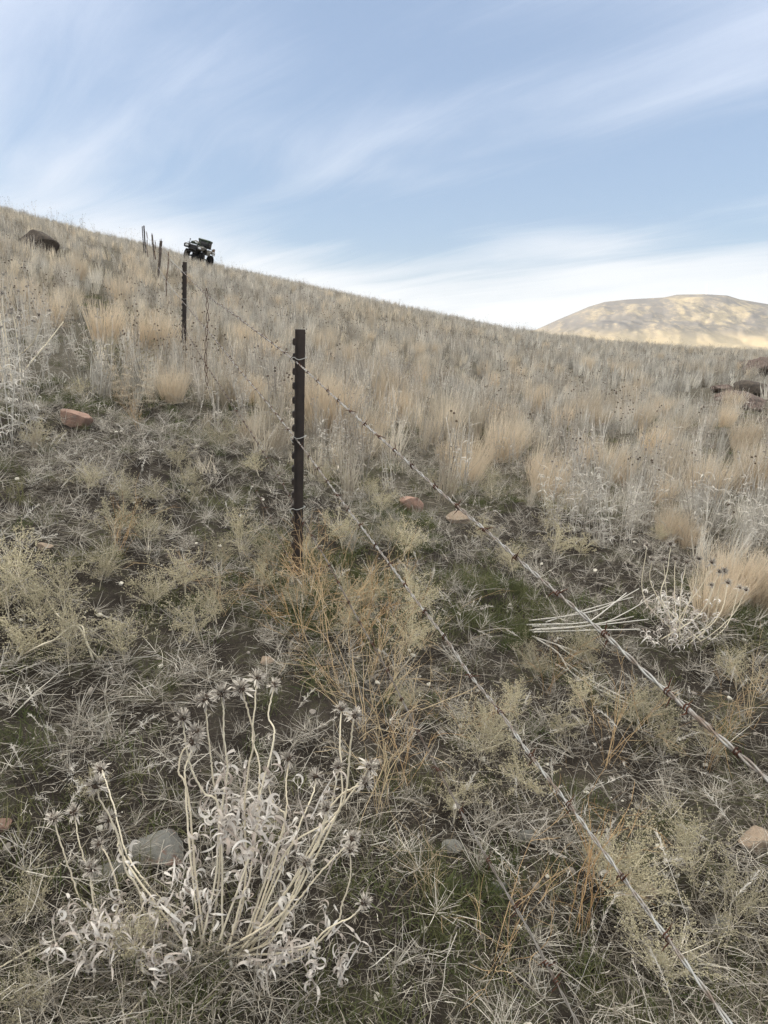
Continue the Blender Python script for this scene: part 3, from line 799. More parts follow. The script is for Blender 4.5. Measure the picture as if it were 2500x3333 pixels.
def sector(rng, n, r0, r1, a0=-0.62, a1=0.62, power=1.0):
    """n points between r0 and r1 in the wedge that the camera could see."""
    wide = a0 == -0.62                                     # ground cover reaches well past the frame near the camera
    if wide: n = int(n * (1 + 0.9 * math.exp(-math.sqrt(r0 * r1) / 3.5)))
    u = rng.random(n); r = np.sqrt(r0 * r0 + (r1 * r1 - r0 * r0) * u) if power == 1 else r0 * (r1 / r0) ** u
    a = (a0 + (a1 - a0) * rng.random(n)) * (1 + 0.9 * np.exp(-r / 3.5) * wide)
    x, y = r * np.sin(a), r * np.cos(a)
    return x, y, r
def lift(x, y): return np.stack([x, y, ground(x, y)], 1)

TRAIL = [hit(vx * 1.507, vy * 1.507) for vx, vy in ((170, 830), (190, 770), (210, 700), (222, 640), (226, 590), (250, 555))]
BARE = [(1600, 872, 1.3), (1640, 815, 1.0), (88, 545, 0.5), (165, 925, 0.45), (1560, 850, 0.7), (235, 700, 0.3), (885, 1105, 0.25), (985, 1132, 0.25), (1650, 920, 0.6), (1355, 1062, 0.2), (424, 560, 1.3)]
BARE = [(hit(a * 1.507, b * 1.507), r) for a, b, r in BARE]
def clear(x, y):
    """1 where plants may stand, 0 on the rocks, in front of them and along the trodden game trail."""
    k = np.ones(len(x))
    for p, r in BARE:
        d = p[:2] / np.hypot(p[0], p[1]); dx, dy = x - p[0], y - p[1]; al = dx * d[0] + dy * d[1]; ac = dx * d[1] - dy * d[0]
        k = np.minimum(k, sstep(np.hypot(ac / r, np.where(al < 0, al / (r * 1.7), al / r)), 0.75, 1.15))
    for a, b in zip(TRAIL[:-1], TRAIL[1:]):
        v = b[:2] - a[:2]; t = np.clip(((x - a[0]) * v[0] + (y - a[1]) * v[1]) / v.dot(v), 0, 1)
        k = np.minimum(k, 0.25 + 0.75 * sstep(np.hypot(x - a[0] - t * v[0], y - a[1] - t * v[1]), 0.10, 0.42))
    return k
def patch(x, y, f, seed, lo, hi): return sstep(fbm(x * f, y * f, seed, 3), lo, hi)

def build_cover():
    rng = np.random.default_rng(11)
    # 1 standing dry grass: dense in the meadow, thin out on the trodden ground
    tufts = [proto_tuft(100 + k, 50, 0.030 + 0.006 * k, 0.15, 0.31 + 0.02 * k, 0.0036, 0.24 + 0.05 * k, 0.02, 0.04, 'straw', (0.10 + 0.03 * k, -0.05, 0)) for k in range(5)]
    tufts += [proto_tuft(110 + k, 40, 0.10, 0.06, 0.18, 0.0030, 0.6, 0.06, 0.08, 'straw', (0.1, 0, 0)) for k in range(2)]
    coarse = [proto_tuft(115 + k, 22, 0.045 + 0.008 * k, 0.16, 0.36, 0.0085, 0.20 + 0.05 * k, 0.02, 0.04, 'straw', (0.10, -0.05, 0), 3) for k in range(5)]
    xs, ys = [], []
    for n, r0, r1 in ((3600, 2.2, 7), (7200, 7, 16), (16500, 16, 36), (17000, 36, 66)):
        x, y, r = sector(rng, n, r0, r1); xs.append(x); ys.append(y)
    x = np.concatenate(xs); y = np.concatenate(ys); r = np.hypot(x, y)
    z = zone(x, y); keep = rng.random(len(x)) < z * (0.12 + 0.88 * patch(x, y, 1.7, 77, -0.04, 0.15)) * (0.4 + 0.6 * patch(x, y, 0.4, 78, -0.25, 0.1)) * clear(x, y) + 0.004
    x, y, r = x[keep], y[keep], r[keep]
    gold = patch(x, y, 0.35, 31, -0.30, 0.25)
    gray = sstep(np.arctan2(x, y), -0.15, 0.45) * 0.35
    tint = np.clip(1 - gold + gray + 0.32 * rng.normal(size=len(x)), 0, 1)
    sc_ = (0.5 + 0.72 * rng.random(len(x)) ** 1.2)
    n_ = r < 13
    scatter('dry_grass', 'dense standing dry grass on the nearer part of the hillside', 'dry grass', tufts, lift(x[n_], y[n_]), tint[n_], sc_[n_] * 0.95, 1, 0.12, 1.6)
    n_ = ~n_
    scatter('dry_grass', 'dry grass covering the farther hillside up to its crest', 'dry grass', coarse, lift(x[n_], y[n_]), tint[n_], sc_[n_] * 1.05, 12, 0.12, 1.6)
    # 2 low green grass on the bare ground and under the straw
    gt = [proto_tuft(120 + k, 55, 0.045, 0.02, 0.075, 0.0017, 1.0, 0.10, 0.12, 'green') for k in range(4)]
    x, y, r = sector(rng, 20000, 0.65, 12, power=0)
    g = patch(x, y, 1.1, 51, -0.12, 0.28) * (1 - 0.45 * zone(x, y))
    keep = rng.random(len(x)) < g * 0.62 + 0.03; x, y = x[keep], y[keep]
    scatter('green_grass', 'short green grass growing in patches on the bare soil', 'green grass', gt, lift(x, y), np.clip(0.25 + 0.5 * fbm(x * 2, y * 2, 5) + 0.2 * rng.normal(size=len(x)), 0, 1), 0.7 + 0.7 * rng.random(len(x)), 2)
    # 3 fallen grass
    lt = [proto_litter(130 + k, 34, 0.12, 0.08, 0.0012) for k in range(6)] + [proto_litter(140 + k, 7, 0.14, 0.22, 0.0011) for k in range(2)]
    x, y, r = sector(rng, 4200, 0.65, 13, power=0)
    keep = rng.random(len(x)) < 0.06 + 0.90 * patch(x, y, 1.9, 61, -0.05, 0.24); x, y = x[keep], y[keep]
    scatter('grass_litter', 'tangle of fallen pale grass stems on the soil', 'fallen grass', lt, lift(x, y), rng.random(len(x)) ** 0.8, 0.65 + 0.6 * rng.random(len(x)), 3, 0.06)
    ch = [proto_litter(145 + k, 40, 0.10, 0.030, 0.0011) for k in range(5)]
    x, y, r = sector(rng, 1500, 0.65, 8, power=0)
    scatter('chaff', 'pale chaff and broken straw bits lying on the soil', 'chaff', ch, lift(x, y), rng.random(len(x)), 0.7 + 0.8 * rng.random(len(x)), 8, 0.05)
    st = [proto_star(150 + k) for k in range(4)]
    x, y, r = sector(rng, 2400, 0.9, 5.5); P = lift(x, y); P[:, 2] += 0.02 * rng.random(len(x))
    scatter('foxtail_litter', 'spent foxtail grass heads strewn over the bare ground', 'foxtails', st, P, rng.random(len(x)) * 0.25, 0.7 + 0.7 * rng.random(len(x)), 4, 0.5)
    # 4 grey dead weeds among the grass
    wd = [proto_weed(160, 3, 0.46, True, leaves=8, hb=0.1, hr=0.007)] + [proto_weed(170 + k, 8, 0.42, False, leaves=7, w=0.0042) for k in range(5)]
    xs, ys = [], []
    for n, r0, r1 in ((900, 3.5, 8), (2600, 8, 20), (3800, 20, 42), (4200, 42, 64)):
        x, y, r = sector(rng, n, r0, r1); xs.append(x); ys.append(y)
    x = np.concatenate(xs); y = np.concatenate(ys); r = np.hypot(x, y)
    keep = rng.random(len(x)) < clear(x, y) * zone(x, y) * (0.25 + 0.75 * patch(x, y, 0.4, 88, -0.1, 0.3)); x, y = x[keep], y[keep]
    scatter('dry_weeds', 'grey dead weeds with dark seed heads mixed through the dry grass', 'dry weeds', wd, lift(x, y), rng.random(len(x)), 0.7 + 0.5 * rng.random(len(x)), 5, 0.08)
    # 5 grass spikes
    sp = [proto_spike(180 + k) for k in range(4)]
    x, y, r = sector(rng, 260, 1.0, 6)
    scatter('grass_spikes', 'bent grass stems with pale feathery spikes', 'grass spikes', sp, lift(x, y), rng.random(len(x)), 0.35 + 0.4 * rng.random(len(x)), 6, 0.1)
    # 6 small stones
    pb = [proto_pebble(190 + k, PEB) for k in range(4)] + [proto_pebble(200 + k, PALE) for k in range(2)]
    x, y, r = sector(rng, 5200, 0.7, 6.5)
    keep = rng.random(len(x)) < 0.25 + 0.75 * patch(x, y, 1.6, 91, -0.1, 0.3); x, y = x[keep], y[keep]
    scatter('gravel', 'small grey and cream stones scattered on the bare soil', 'gravel', pb, lift(x, y), 0.5, 0.0030 + 0.012 * rng.random(len(x)) ** 3, 7, 0.4)
build_cover()


# ------------------------------------------------------------------ single plants
V2S = 2500 / 1659.0
def place(name, mesh, loc, label, cat, group, s=1.0, rz=0.0, tint=0.3, tilt=(0, 0)):
    o = obj(name, mesh); o.location = loc; o.scale = (s, s, s); o.rotation_euler = (tilt[0], tilt[1], rz)
    o['tint'] = float(tint); tag(o, label, cat, group); return o

def build_bunches():
    rnd = random.Random(3)
    ms = [proto_bunch(300 + k, 420, 0.43) for k in range(4)] + [proto_bunch(310 + k, 300, 0.34, 0.08) for k in range(3)]
    spots = [(225, 738, 1.15), (345, 768, 1.2), (305, 752, 0.95), (265, 660, 1.1), (245, 640, 1.0), (482, 815, 1.0), (565, 792, 1.1), (525, 748, 0.9), (655, 900, 1.1),
             (700, 935, 1.2), (738, 948, 1.0), (775, 960, 0.75), (1015, 1022, 0.9), (960, 1004, 0.8), (1175, 1075, 0.85), (1155, 1040, 0.8), (1090, 935, 0.9), (870, 905, 1.0),
             (830, 872, 1.0), (905, 835, 1.0), (1440, 1165, 0.95), (1482, 1178, 0.9), (1560, 1300, 1.05), (1605, 1312, 1.1), (1645, 1300, 1.0), (1530, 1335, 0.85), (1250, 1005, 0.9),
             (1335, 1045, 0.9), (1400, 985, 0.95), (1505, 1085, 0.9), (110, 705, 1.0), (60, 730, 0.95), (1290, 925, 0.9), (1150, 890, 0.95), (600, 700, 1.0), (690, 745, 1.0), (760, 800, 1.0),
             (160, 665, 1.0), (1352, 862, 1.0), (1575, 890, 0.9)]
    special = {1: 'wide tan bunchgrass clump spilling against the foot of the second steel post', 9: 'large golden bunchgrass clump just behind the tall central steel post',
               0: 'rounded tan bunchgrass clump beside the dark trodden gap, left of the second steel post', 23: 'biggest golden bunchgrass clump at the right edge, behind the flower stalks with pale heads',
               3: 'tall pale bunchgrass clump above the rounded clump, left of the wooden stakes', 38: 'lone tan bunchgrass clump standing out on the grey slope below the far hill'}
    n = 0
    for k, (vx, vy, s) in enumerate(spots):
        p = hit(vx * V2S, vy * V2S)
        for j in range(3 if k in (1, 9, 23) else 1):
            q = p + np.array([rnd.uniform(-.16, .16), rnd.uniform(-.1, .1), 0]) * (j > 0); q[2] = float(ground(q[0], q[1])) - 0.01
            lab = special.get(k) if j == 0 else None
            place('bunchgrass', ms[rnd.randrange(7)], q, lab or 'dry tan bunchgrass clump standing in the grass of the hillside', 'grass clump', 'dry bunchgrass clumps on the hillside',
                  s * rnd.uniform(0.75, 0.95) * (0.72 if vx > 1420 and vy > 1100 else 1), rnd.uniform(-.5, .5), rnd.uniform(0, .5), (rnd.uniform(-.05, .1), rnd.uniform(0.0, .14)))
    rng = np.random.default_rng(8)
    x, y, r = sector(rng, 2600, 4.6, 30, -0.6, 0.6, 0)
    keep = (zone(x, y) > 0.6) & (clear(x, y) > 0.8) & (rng.random(len(x)) < 0.25 + 0.75 * patch(x, y, 0.33, 123, -0.25, 0.2)); x, y = x[keep], y[keep]
    ok = []
    for i in range(len(x)):                                # clumps keep their distance from one another
        if all((x[i] - x[j]) ** 2 + (y[i] - y[j]) ** 2 > 0.17 + 0.004 * math.hypot(x[i], y[i]) for j in ok): ok.append(i)
        if len(ok) == 245: break
    x, y = x[ok], y[ok]
    for q in lift(x, y):
        place('bunchgrass', ms[rnd.randrange(7)], q - np.array([0, 0, .01]), 'dry tan bunchgrass clump standing in the grass of the hillside', 'grass clump', 'dry bunchgrass clumps on the hillside',
              rnd.uniform(0.55, 0.92), rnd.uniform(-.8, .8), rnd.uniform(0, 1.0), (rnd.uniform(-.05, .1), rnd.uniform(0.0, .15)))
build_bunches()

def build_puffs():
    rnd = random.Random(4)
    ms = [proto_puff(400 + k) for k in range(4)] + [proto_puff(410 + k, 0.17, 0.10, 7, 8, 6) for k in range(3)]
    spots = [(215, 1275), (140, 1330), (60, 1290), (400, 1285), (435, 1395), (150, 1460), (50, 1440), (890, 1350), (1160, 1470), (1035, 1660), (1060, 1620), (1130, 1720), (1290, 1900), (1350, 2010), (1330, 1960), (1370, 1580),
             (1270, 1550), (740, 1190), (1190, 1210), (850, 1180), (1180, 1150), (520, 1210), (265, 1100), (190, 1070), (380, 1020), (240, 790), (1570, 2040), (50, 2200), (100, 1990), (300, 2100), (205, 1740), (560, 1030),
             (470, 980), (1250, 1205), (1400, 1570), (1590, 1490), (340, 1090), (430, 1100), (320, 1190), (250, 1180), (700, 1060), (760, 1080), (820, 1120), (870, 1210), (930, 1060), (980, 1080), (1060, 1090), (560, 1290),
             (330, 1330), (470, 1350), (270, 1440), (90, 1380), (20, 1340), (880, 1420), (1220, 1600), (1120, 1560), (1430, 1640), (1550, 1640), (1500, 1930), (1420, 2150), (980, 1780), (740, 1400), (800, 1330), (1110, 1250), (1040, 1180), (590, 1240), (480, 1240)]
    special = {13: 'dense olive seed cloud of pepperweed with its top under the second wire strand, lower right', 27: 'blurred straw coloured pepperweed cloud in the bottom left corner', 9: 'greenish pepperweed cloud right of the fourth wire, with pods packed tightly',
               15: 'pale gold pepperweed cloud below the bundle of fallen white stems', 7: 'rounded golden pepperweed cloud between the orange weeds and the second wire'}
    for k, (vx, vy) in enumerate(spots):
        p = hit(vx * V2S, vy * V2S)
        place('pepperweed', ms[rnd.randrange(7)], p, special.get(k, 'dry pepperweed plant forming a rounded cloud of tiny tan seed cases'), 'weed', 'dry pepperweed plants on the bare ground',
              rnd.uniform(0.75, 1.15) * (0.55 if vx < 320 and vy > 1700 else 0.9), rnd.uniform(0, 6.28), rnd.uniform(0, 0.9), (rnd.uniform(-.2, .3), rnd.uniform(-.3, .3)))
    rng = np.random.default_rng(18); x, y, r = sector(rng, 150, 1.3, 6.2); keep = zone(x, y) < 0.4; x, y = x[keep][:28], y[keep][:28]
    for q in lift(x, y):
        place('pepperweed', ms[rnd.randrange(7)], q, 'dry pepperweed plant forming a rounded cloud of tiny tan seed cases', 'weed', 'dry pepperweed plants on the bare ground',
              rnd.uniform(0.5, 0.95), rnd.uniform(0, 6.28), rnd.uniform(0, 1), (rnd.uniform(-.3, .4), rnd.uniform(-.4, .4)))
build_puffs()

def build_weeds():
    rnd = random.Random(6); rng = np.random.default_rng(6)
    pale = [proto_weed(500 + k, 7, 0.62, True, leaves=20, mat='white', hb=0.15, hr=0.008, hmat='bract') for k in range(4)]
    dark = [proto_weed(510 + k, 4, 0.56, True, leaves=8, hb=0.6, hr=0.0075) for k in range(4)]
    for k, (vx, vy, s) in enumerate([(8, 965, 1.1), (40, 950, 1.15), (75, 935, 1.05), (20, 870, 1.1), (100, 850, 1), (60, 800, 1), (120, 745, .95), (232, 850, .9), (30, 770, 1), (180, 800, .8), (330, 820, .8), (400, 830, .8),
                                     (1200, 1185, .9), (1240, 1170, .95), (1280, 1172, .9), (1312, 1185, .9), (1352, 1185, .9), (1230, 1130, .9), (1300, 1125, .9), (1390, 1150, .9), (1180, 1110, .8), (1430, 1120, .8), (1500, 1170, .9), (1610, 1200, .9), (1640, 1190, .9),
                                     (740, 1010, .7), (790, 1000, .7), (700, 1010, .75), (760, 960, .8), (1560, 1160, .9)]):
        p = hit(vx * V2S, vy * V2S)
        place('pale_weed', pale[rnd.randrange(4)], p, 'pale dead weed with stiff bleached stems and small shrivelled leaves', 'weed', 'bleached weeds at the edge of the grass', s * rnd.uniform(.9, 1.1), rnd.uniform(0, 6.28), rnd.uniform(0, .6), (rnd.uniform(-.08, .08), rnd.uniform(-.02, .22)))
    x, y, r = sector(rng, 900, 4.5, 26, -0.6, 0.6, 0); keep = (zone(x, y) > 0.6) & (clear(x, y) > 0.8) & (rng.random(len(x)) < patch(x, y, 0.4, 99, -0.1, 0.35)); x, y = x[keep][:120], y[keep][:120]
    for q in lift(x, y):
        place('seedhead_weed', dark[rnd.randrange(4)], q, 'thin dead weed with round dark seed heads rising above the dry grass', 'weed', 'dark headed weeds on the hillside', rnd.uniform(.75, 1.1), rnd.uniform(0, 6.28), rnd.uniform(0, 1), (rnd.uniform(-.1, .1), rnd.uniform(-.05, .2)))
    # weeds along the crest, seen against the sky
    n = 0
    for vx in np.linspace(2, 1500, 100):
        vx = vx + rnd.uniform(-6, 6); az = math.atan2(ray(vx * V2S, 700)[0], ray(vx * V2S, 700)[1]); rr = rnd.uniform(43, 55) if vx < 1100 else rnd.uniform(36, 50)
        q = np.array([rr * math.sin(az), rr * math.cos(az), 0]); q[2] = float(ground(q[0], q[1]))
        place('crest_weed', dark[rnd.randrange(4)], q, 'dead weed with dark seed heads standing on the crest against the sky', 'weed', 'weeds on the crest of the hill', rnd.uniform(.8, 1.5) * (1.4 if vx < 500 else .9), rnd.uniform(0, 6.28), rnd.uniform(.4, 1))
    pl = [proto_plume(520 + k) for k in range(3)]
    for vx, vy, s in ((505, 875, .8), (470, 850, .8), (525, 890, .7), (550, 870, .75), (485, 800, .85), (430, 735, .9), (395, 725, .8), (420, 775, .9), (455, 770, .85), (575, 890, .6), (380, 790, .8)):
        place('woolly_weed', pl[rnd.randrange(3)], hit(vx * V2S, vy * V2S), 'whitish woolly weed with fluffy stems by the wire stay', 'weed', 'woolly white weeds between the two steel posts', s, rnd.uniform(0, 6.28), rnd.uniform(0, .5))
    wr = [proto_wiry(530 + k) for k in range(4)]
    for k, (vx, vy, s) in enumerate([(668, 1310, .85), (720, 1350, .9), (762, 1410, .95), (805, 1470, .9), (700, 1430, .8), (838, 1520, .8), (785, 1590, .85), (650, 1385, .7), (822, 1760, .9), (868, 1700, .7), (600, 1310, .6), (745, 1500, .9), (690, 1290, .8),
                                     (1180, 1500, .6), (1310, 1660, .75), (1530, 1660, .7), (1080, 2090, .6), (1250, 2020, .7), (1000, 1600, .5), (480, 1330, .6), (250, 1210, .6), (300, 930, .6), (1610, 1560, .7), (930, 1950, .5)]):
        place('wiry_weed', wr[rnd.randrange(4)], hit(vx * V2S, vy * V2S), 'orange brown wiry weed with thin forking stems', 'weed', 'orange wiry weeds round the fence', s * rnd.uniform(.9, 1.1), rnd.uniform(0, 6.28), rnd.uniform(0, .9))
    lf = [proto_weed(540 + k, 8, 0.5, True, leaves=34, mat='bunch', hb=0.4, hr=0.007, hmat='puff') for k in range(2)]
    for vx, vy in ((285, 905), (325, 880), (300, 840), (255, 870), (350, 855)):
        place('leafy_weed', lf[rnd.randrange(2)], hit(vx * V2S, vy * V2S), 'tan dead weed with withered orange leaves, right of the pink boulder', 'weed', 'tan leafy weeds right of the pink boulder', rnd.uniform(.8, 1), rnd.uniform(0, 6.28), rnd.uniform(.4, 1))
build_weeds()


# ------------------------------------------------------------------ the dead sunflowers
def head_mesh(seed):
    rng = np.random.default_rng(seed); b = MB()
    bm = bmesh.new(); bmesh.ops.create_uvsphere(bm, u_segments=14, v_segments=8, radius=0.0075)
    for q in bm.verts: q.co.z = q.co.z * (0.75 if q.co.z > 0 else 0.6) + rng.normal() * 0.0005
    b._bm(bm, (0, 0, 0.004), None, 1, 0.3)
    n = 84; a = rng.random(n) * 6.283; el = rng.random(n) ** 0.8 * 1.9 - 0.35
    d = np.stack([np.cos(a) * np.cos(el), np.sin(a) * np.cos(el), np.sin(el)], 1)
    base = d * 0.006 + np.array([0, 0, 0.003])
    P = grow(rng, base, d, 0.007 + 0.008 * rng.random(n), 4, 0.10 * rng.normal(size=n), 0.16)
    b.ribbons(P, 0.0021 * (0.6 + 0.7 * rng.random(n)), rng, 0, rng.random(n) ** 1.3, 0.1)
    n = 9; d = dirs(rng, n, 1.5, 2.4)
    P = grow(rng, d * 0.006, d, 0.010 + 0.010 * rng.random(n), 5, 0.10, 0.2)
    b.ribbons(P, np.full(n, 0.0034), rng, 0, rng.random(n) * 0.4, 0.15)
    return b.mesh('flower_head', [M['bract'], M['head']])
HEADS = [head_mesh(600 + k) for k in range(6)]

def leaf_strips(b, P, rng, L0=0.028, L1=0.068, w=0.0052):
    n = len(P); S = 14; ln = (L0 + (L1 - L0) * rng.random(n)) / S
    d = dirs(rng, n, 0.4, 1.6); ax = np.cross(d, rng.normal(size=(n, 3))); ax /= np.linalg.norm(ax, axis=1)[:, None]
    rate = rng.uniform(0.04, 0.40, n) * rng.choice([-1, 1], n); Q = np.zeros((n, S + 1, 3)); Q[:, 0] = P
    for k in range(S):
        Q[:, k + 1] = Q[:, k] + d * ln[:, None]
        c, s_ = np.cos(rate)[:, None], np.sin(rate)[:, None]
        d = d * c + np.cross(ax, d) * s_; d[:, 2] -= 0.10; d += rng.normal(size=(n, 3)) * 0.05; d /= np.linalg.norm(d, axis=1)[:, None]
        rate = rate * 1.05
    b.ribbons(Q, w * (0.5 + 0.8 * rng.random(n)), rng, tip=0.1, base=0.3, twist=2.4, val=rng.random(n) ** 1.5)

def sunflower(name, label, stems, to_px, base_y, seed, r0=0.00165, leaf_n=14, leaf_r=(0.08, 0.55), headscale=1.0, dy=(-0.10, 0.14), group=None, extra=(), spread=75):
    """stems: (image polyline from the root up, has_head); each lies in an upright plane near base_y."""
    rng = np.random.default_rng(seed); pb = at_depth(*to_px(*stems[0][0][0]), base_y)
    g = np.array([pb[0], base_y, float(ground(pb[0], base_y))]); e = empty(name, g)
    tag(e, label, 'dead sunflower', group)
    lb = MB()
    for pts, head in stems:
        lean = rng.uniform(*dy); off = rng.uniform(-0.04, 0.05); n = len(pts); P = []
        for i, q in enumerate(pts):
            s = i / (n - 1); jx, jy = rng.normal(size=2) * (3.5 if 0 < i < n - 1 else 0)
            if i == 0: jx, jy = rng.uniform(-spread, spread), rng.uniform(-12, 16)
            pp = to_px(q[0] + jx, q[1] + jy); w_ = at_depth(*pp, base_y + off + lean * s)
            if w_[2] < float(ground(w_[0], w_[1])) + 0.014: w_ = hit(*pp, up=0.016)      # stems that sprawl forward along the soil
            P.append(w_)
        P = smooth_path(P, 8 * n) - g; P[2:-1] += rng.normal(size=(len(P) - 3, 3)) * 0.0005
        P[:, 2] = np.maximum(P[:, 2], np.array([float(ground(*(p + g)[:2])) for p in P]) - g[2] + 0.012)
        b = MB(); b.tube(P, np.linspace(r0 * 1.25, r0 * 0.8, len(P)), 7, 0, rng.random())
        obj('stem', b.mesh('stem', M['stem']), e)
        if head:
            h = obj('flower_head', HEADS[rng.integers(0, 6)], e); d = P[-1] - P[-4]
            h.location = P[-1]; h.rotation_euler = (Vector(d) + Vector((rng.normal() * .3, -0.6, 0.1)) * np.linalg.norm(d)).to_track_quat('Z', 'Y').to_euler()
            h.rotation_euler.rotate_axis('Z', rng.uniform(0, 6.28)); q = headscale * rng.uniform(0.85, 1.2); h.scale = (q, q, q)
        m = rng.poisson(leaf_n)
        if m:
            i = (np.clip(leaf_r[0] + (leaf_r[1] - leaf_r[0]) * rng.random(m), 0, 1) * (len(P) - 1)).astype(int); leaf_strips(lb, P[i], rng)
    for (x0, y0, x1, y1, m, yy) in extra:                # leafy side shoots that fill the middle of the plant
        for k in range(m // 9):
            pp = to_px(rng.uniform(x0, x1), rng.uniform(y0, y1)); a = at_depth(*pp, base_y + rng.uniform(-0.07, 0.07) + yy)
            if a[2] < float(ground(a[0], a[1])) + 0.05: a = hit(*pp, up=rng.uniform(0.04, 0.09))
            a = a - g
            S = grow(rng, a[None] - np.array([[0, 0, .04]]), dirs(rng, 1, 0, .8), np.array([0.10]), 6, 0, .08)
            lb.ribbons(S, np.full(1, 0.0032), rng)
            leaf_strips(lb, S[0][rng.integers(1, 7, 9)], rng)
    f = obj('foliage', lb.mesh('foliage', M['leaf']), e); f['tint'] = 0.2
    return e

def c6(x, y): return x / 1.3272, 2100 + y / 1.3272
HERO = [
    ([(905, 1325), (930, 1180), (945, 980), (950, 760), (935, 650), (915, 560), (905, 470), (895, 330), (890, 235)], 1),
    ([(960, 1320), (1000, 1250), (1050, 1080), (1080, 1000), (1110, 750), (1120, 600), (1125, 500), (1090, 400), (1098, 250), (1108, 145)], 1),
    ([(900, 1320), (930, 1000), (945, 800), (985, 560), (975, 480), (970, 380), (962, 280), (958, 210)], 1),
    ([(920, 1320), (950, 740), (880, 640), (830, 540), (800, 420), (790, 315)], 1),
    ([(890, 1320), (880, 1290), (830, 1020), (815, 780), (810, 600), (800, 520), (830, 450), (850, 380)], 1),
    ([(880, 1320), (840, 1000), (812, 640), (775, 540), (785, 470), (828, 418)], 1),
    ([(950, 1320), (1035, 1180), (1060, 980), (1050, 700), (1080, 530), (1095, 400), (1070, 300), (1045, 190)], 1),
    ([(950, 1320), (1100, 850), (1120, 640), (1170, 480), (1185, 370), (1160, 300), (1185, 175)], 1),
    ([(980, 1320), (1150, 1050), (1210, 870), (1240, 720), (1240, 600), (1248, 495)], 1),
    ([(980, 1320), (1160, 1000), (1230, 760), (1180, 680), (1155, 582)], 1),
    ([(1000, 1320), (1180, 1240), (1260, 1090), (1330, 960), (1400, 760), (1440, 650), (1465, 525)], 1),
    ([(1000, 1320), (1180, 1200), (1290, 1070), (1440, 760), (1490, 650), (1510, 450), (1530, 305)], 1),
    ([(1010, 1320), (1250, 1050), (1400, 800), (1470, 680), (1465, 420), (1473, 280)], 1),
    ([(1020, 1330), (1170, 1280), (1250, 1100), (1300, 980), (1380, 850), (1412, 705)], 1),
    ([(1020, 1340), (1130, 1300), (1230, 1180), (1320, 1060), (1390, 980), (1490, 870), (1518, 838)], 1),
    ([(1040, 1350), (1320, 1310), (1450, 1200), (1480, 1120), (1510, 1000), (1512, 885)], 1),
    ([(1040, 1360), (1150, 1390), (1300, 1350), (1410, 1230), (1520, 1170), (1570, 1112)], 1),
    ([(1000, 1320), (1230, 900), (1420, 760), (1550, 600), (1595, 525)], 1),
    ([(1010, 1320), (1300, 960), (1450, 680), (1575, 592)], 1),
    ([(1000, 1320), (1200, 1000), (1300, 770), (1350, 640), (1364, 575)], 1),
    ([(1010, 1330), (1200, 1180), (1300, 1050), (1325, 942)], 1),
    ([(860, 1335), (760, 1310), (470, 1230), (400, 1150), (340, 1090), (310, 1000), (270, 880), (232, 750)], 1),
    ([(850, 1335), (600, 1260), (445, 1190), (380, 960), (350, 860), (322, 728)], 1),
    ([(850, 1335), (640, 1270), (440, 1190), (400, 1060), (396, 965)], 1),
    ([(860, 1330), (830, 1230), (710, 1110), (600, 980), (540, 880), (500, 720), (455, 580), (442, 540)], 1),
    ([(870, 1330), (660, 1230), (600, 1050), (550, 970), (520, 860), (470, 740), (430, 660), (418, 605)], 1),
    ([(860, 1330), (545, 930), (510, 830), (480, 755)], 1),
    ([(850, 1330), (640, 1260), (510, 1190), (515, 1090), (470, 930), (434, 862)], 1),
    ([(850, 1335), (600, 1235), (350, 1225), (300, 1255), (150, 1305), (0, 1385), (-120, 1450)], 0),
    ([(870, 1370), (780, 1420), (620, 1530), (510, 1636), (430, 1720)], 0),
]
hb = hit(*c6(900, 1325))
sunflower('dead_sunflower', 'large bleached sunflower plant in the foreground with many bristly heads and curled white leaves', HERO, c6, hb[1], 61, leaf_n=5,
          extra=[(830, 580, 1150, 1050, 190, 0.0), (200, 1200, 800, 1420, 230, -0.03), (1180, 650, 1430, 1000, 80, 0.03), (1130, 1150, 1500, 1420, 110, -0.02), (860, 1000, 1100, 1330, 54, 0)], group='dead sunflower plants')
def c6b(x, y): return 1750 + x / 2.212, 1500 + y / 2.212
RIGHT = [([(1000, 1290), (770, 1000), (785, 608)], 1), ([(1010, 1290), (900, 1010), (935, 800), (960, 602)], 1), ([(1020, 1290), (985, 950), (990, 708)], 1), ([(1030, 1290), (1030, 960), (1070, 738)], 1),
         ([(1040, 1290), (1080, 1050), (1130, 880), (1160, 708)], 1), ([(1040, 1290), (1070, 1050), (1190, 880), (1252, 733)], 1), ([(1050, 1290), (1170, 1100), (1310, 802)], 1), ([(1060, 1290), (1260, 1150), (1300, 950), (1340, 798)], 1),
         ([(1060, 1300), (1210, 1200), (1250, 898)], 1), ([(1060, 1300), (1280, 1150), (1340, 1020), (1365, 882)], 1), ([(1060, 1310), (1170, 1300), (1400, 1120), (1500, 932)], 1), ([(1060, 1310), (1370, 1170), (1450, 918)], 1),
         ([(1000, 1290), (940, 1100), (905, 712)], 1), ([(1000, 1290), (820, 900), (822, 712)], 1)]
rb = hit(*c6b(1030, 1330))
sunflower('dead_sunflower', 'clump of pale sunflower stalks with grey heads before the golden bunchgrass at right', RIGHT, c6b, rb[1], 62, r0=0.0018, leaf_n=7, leaf_r=(0.1, 0.65), headscale=0.95, spread=190, extra=[(820, 950, 1330, 1330, 230, 0)], group='dead sunflower plants')
def c1(x, y): return x / 2.37, 600 + y / 2.37
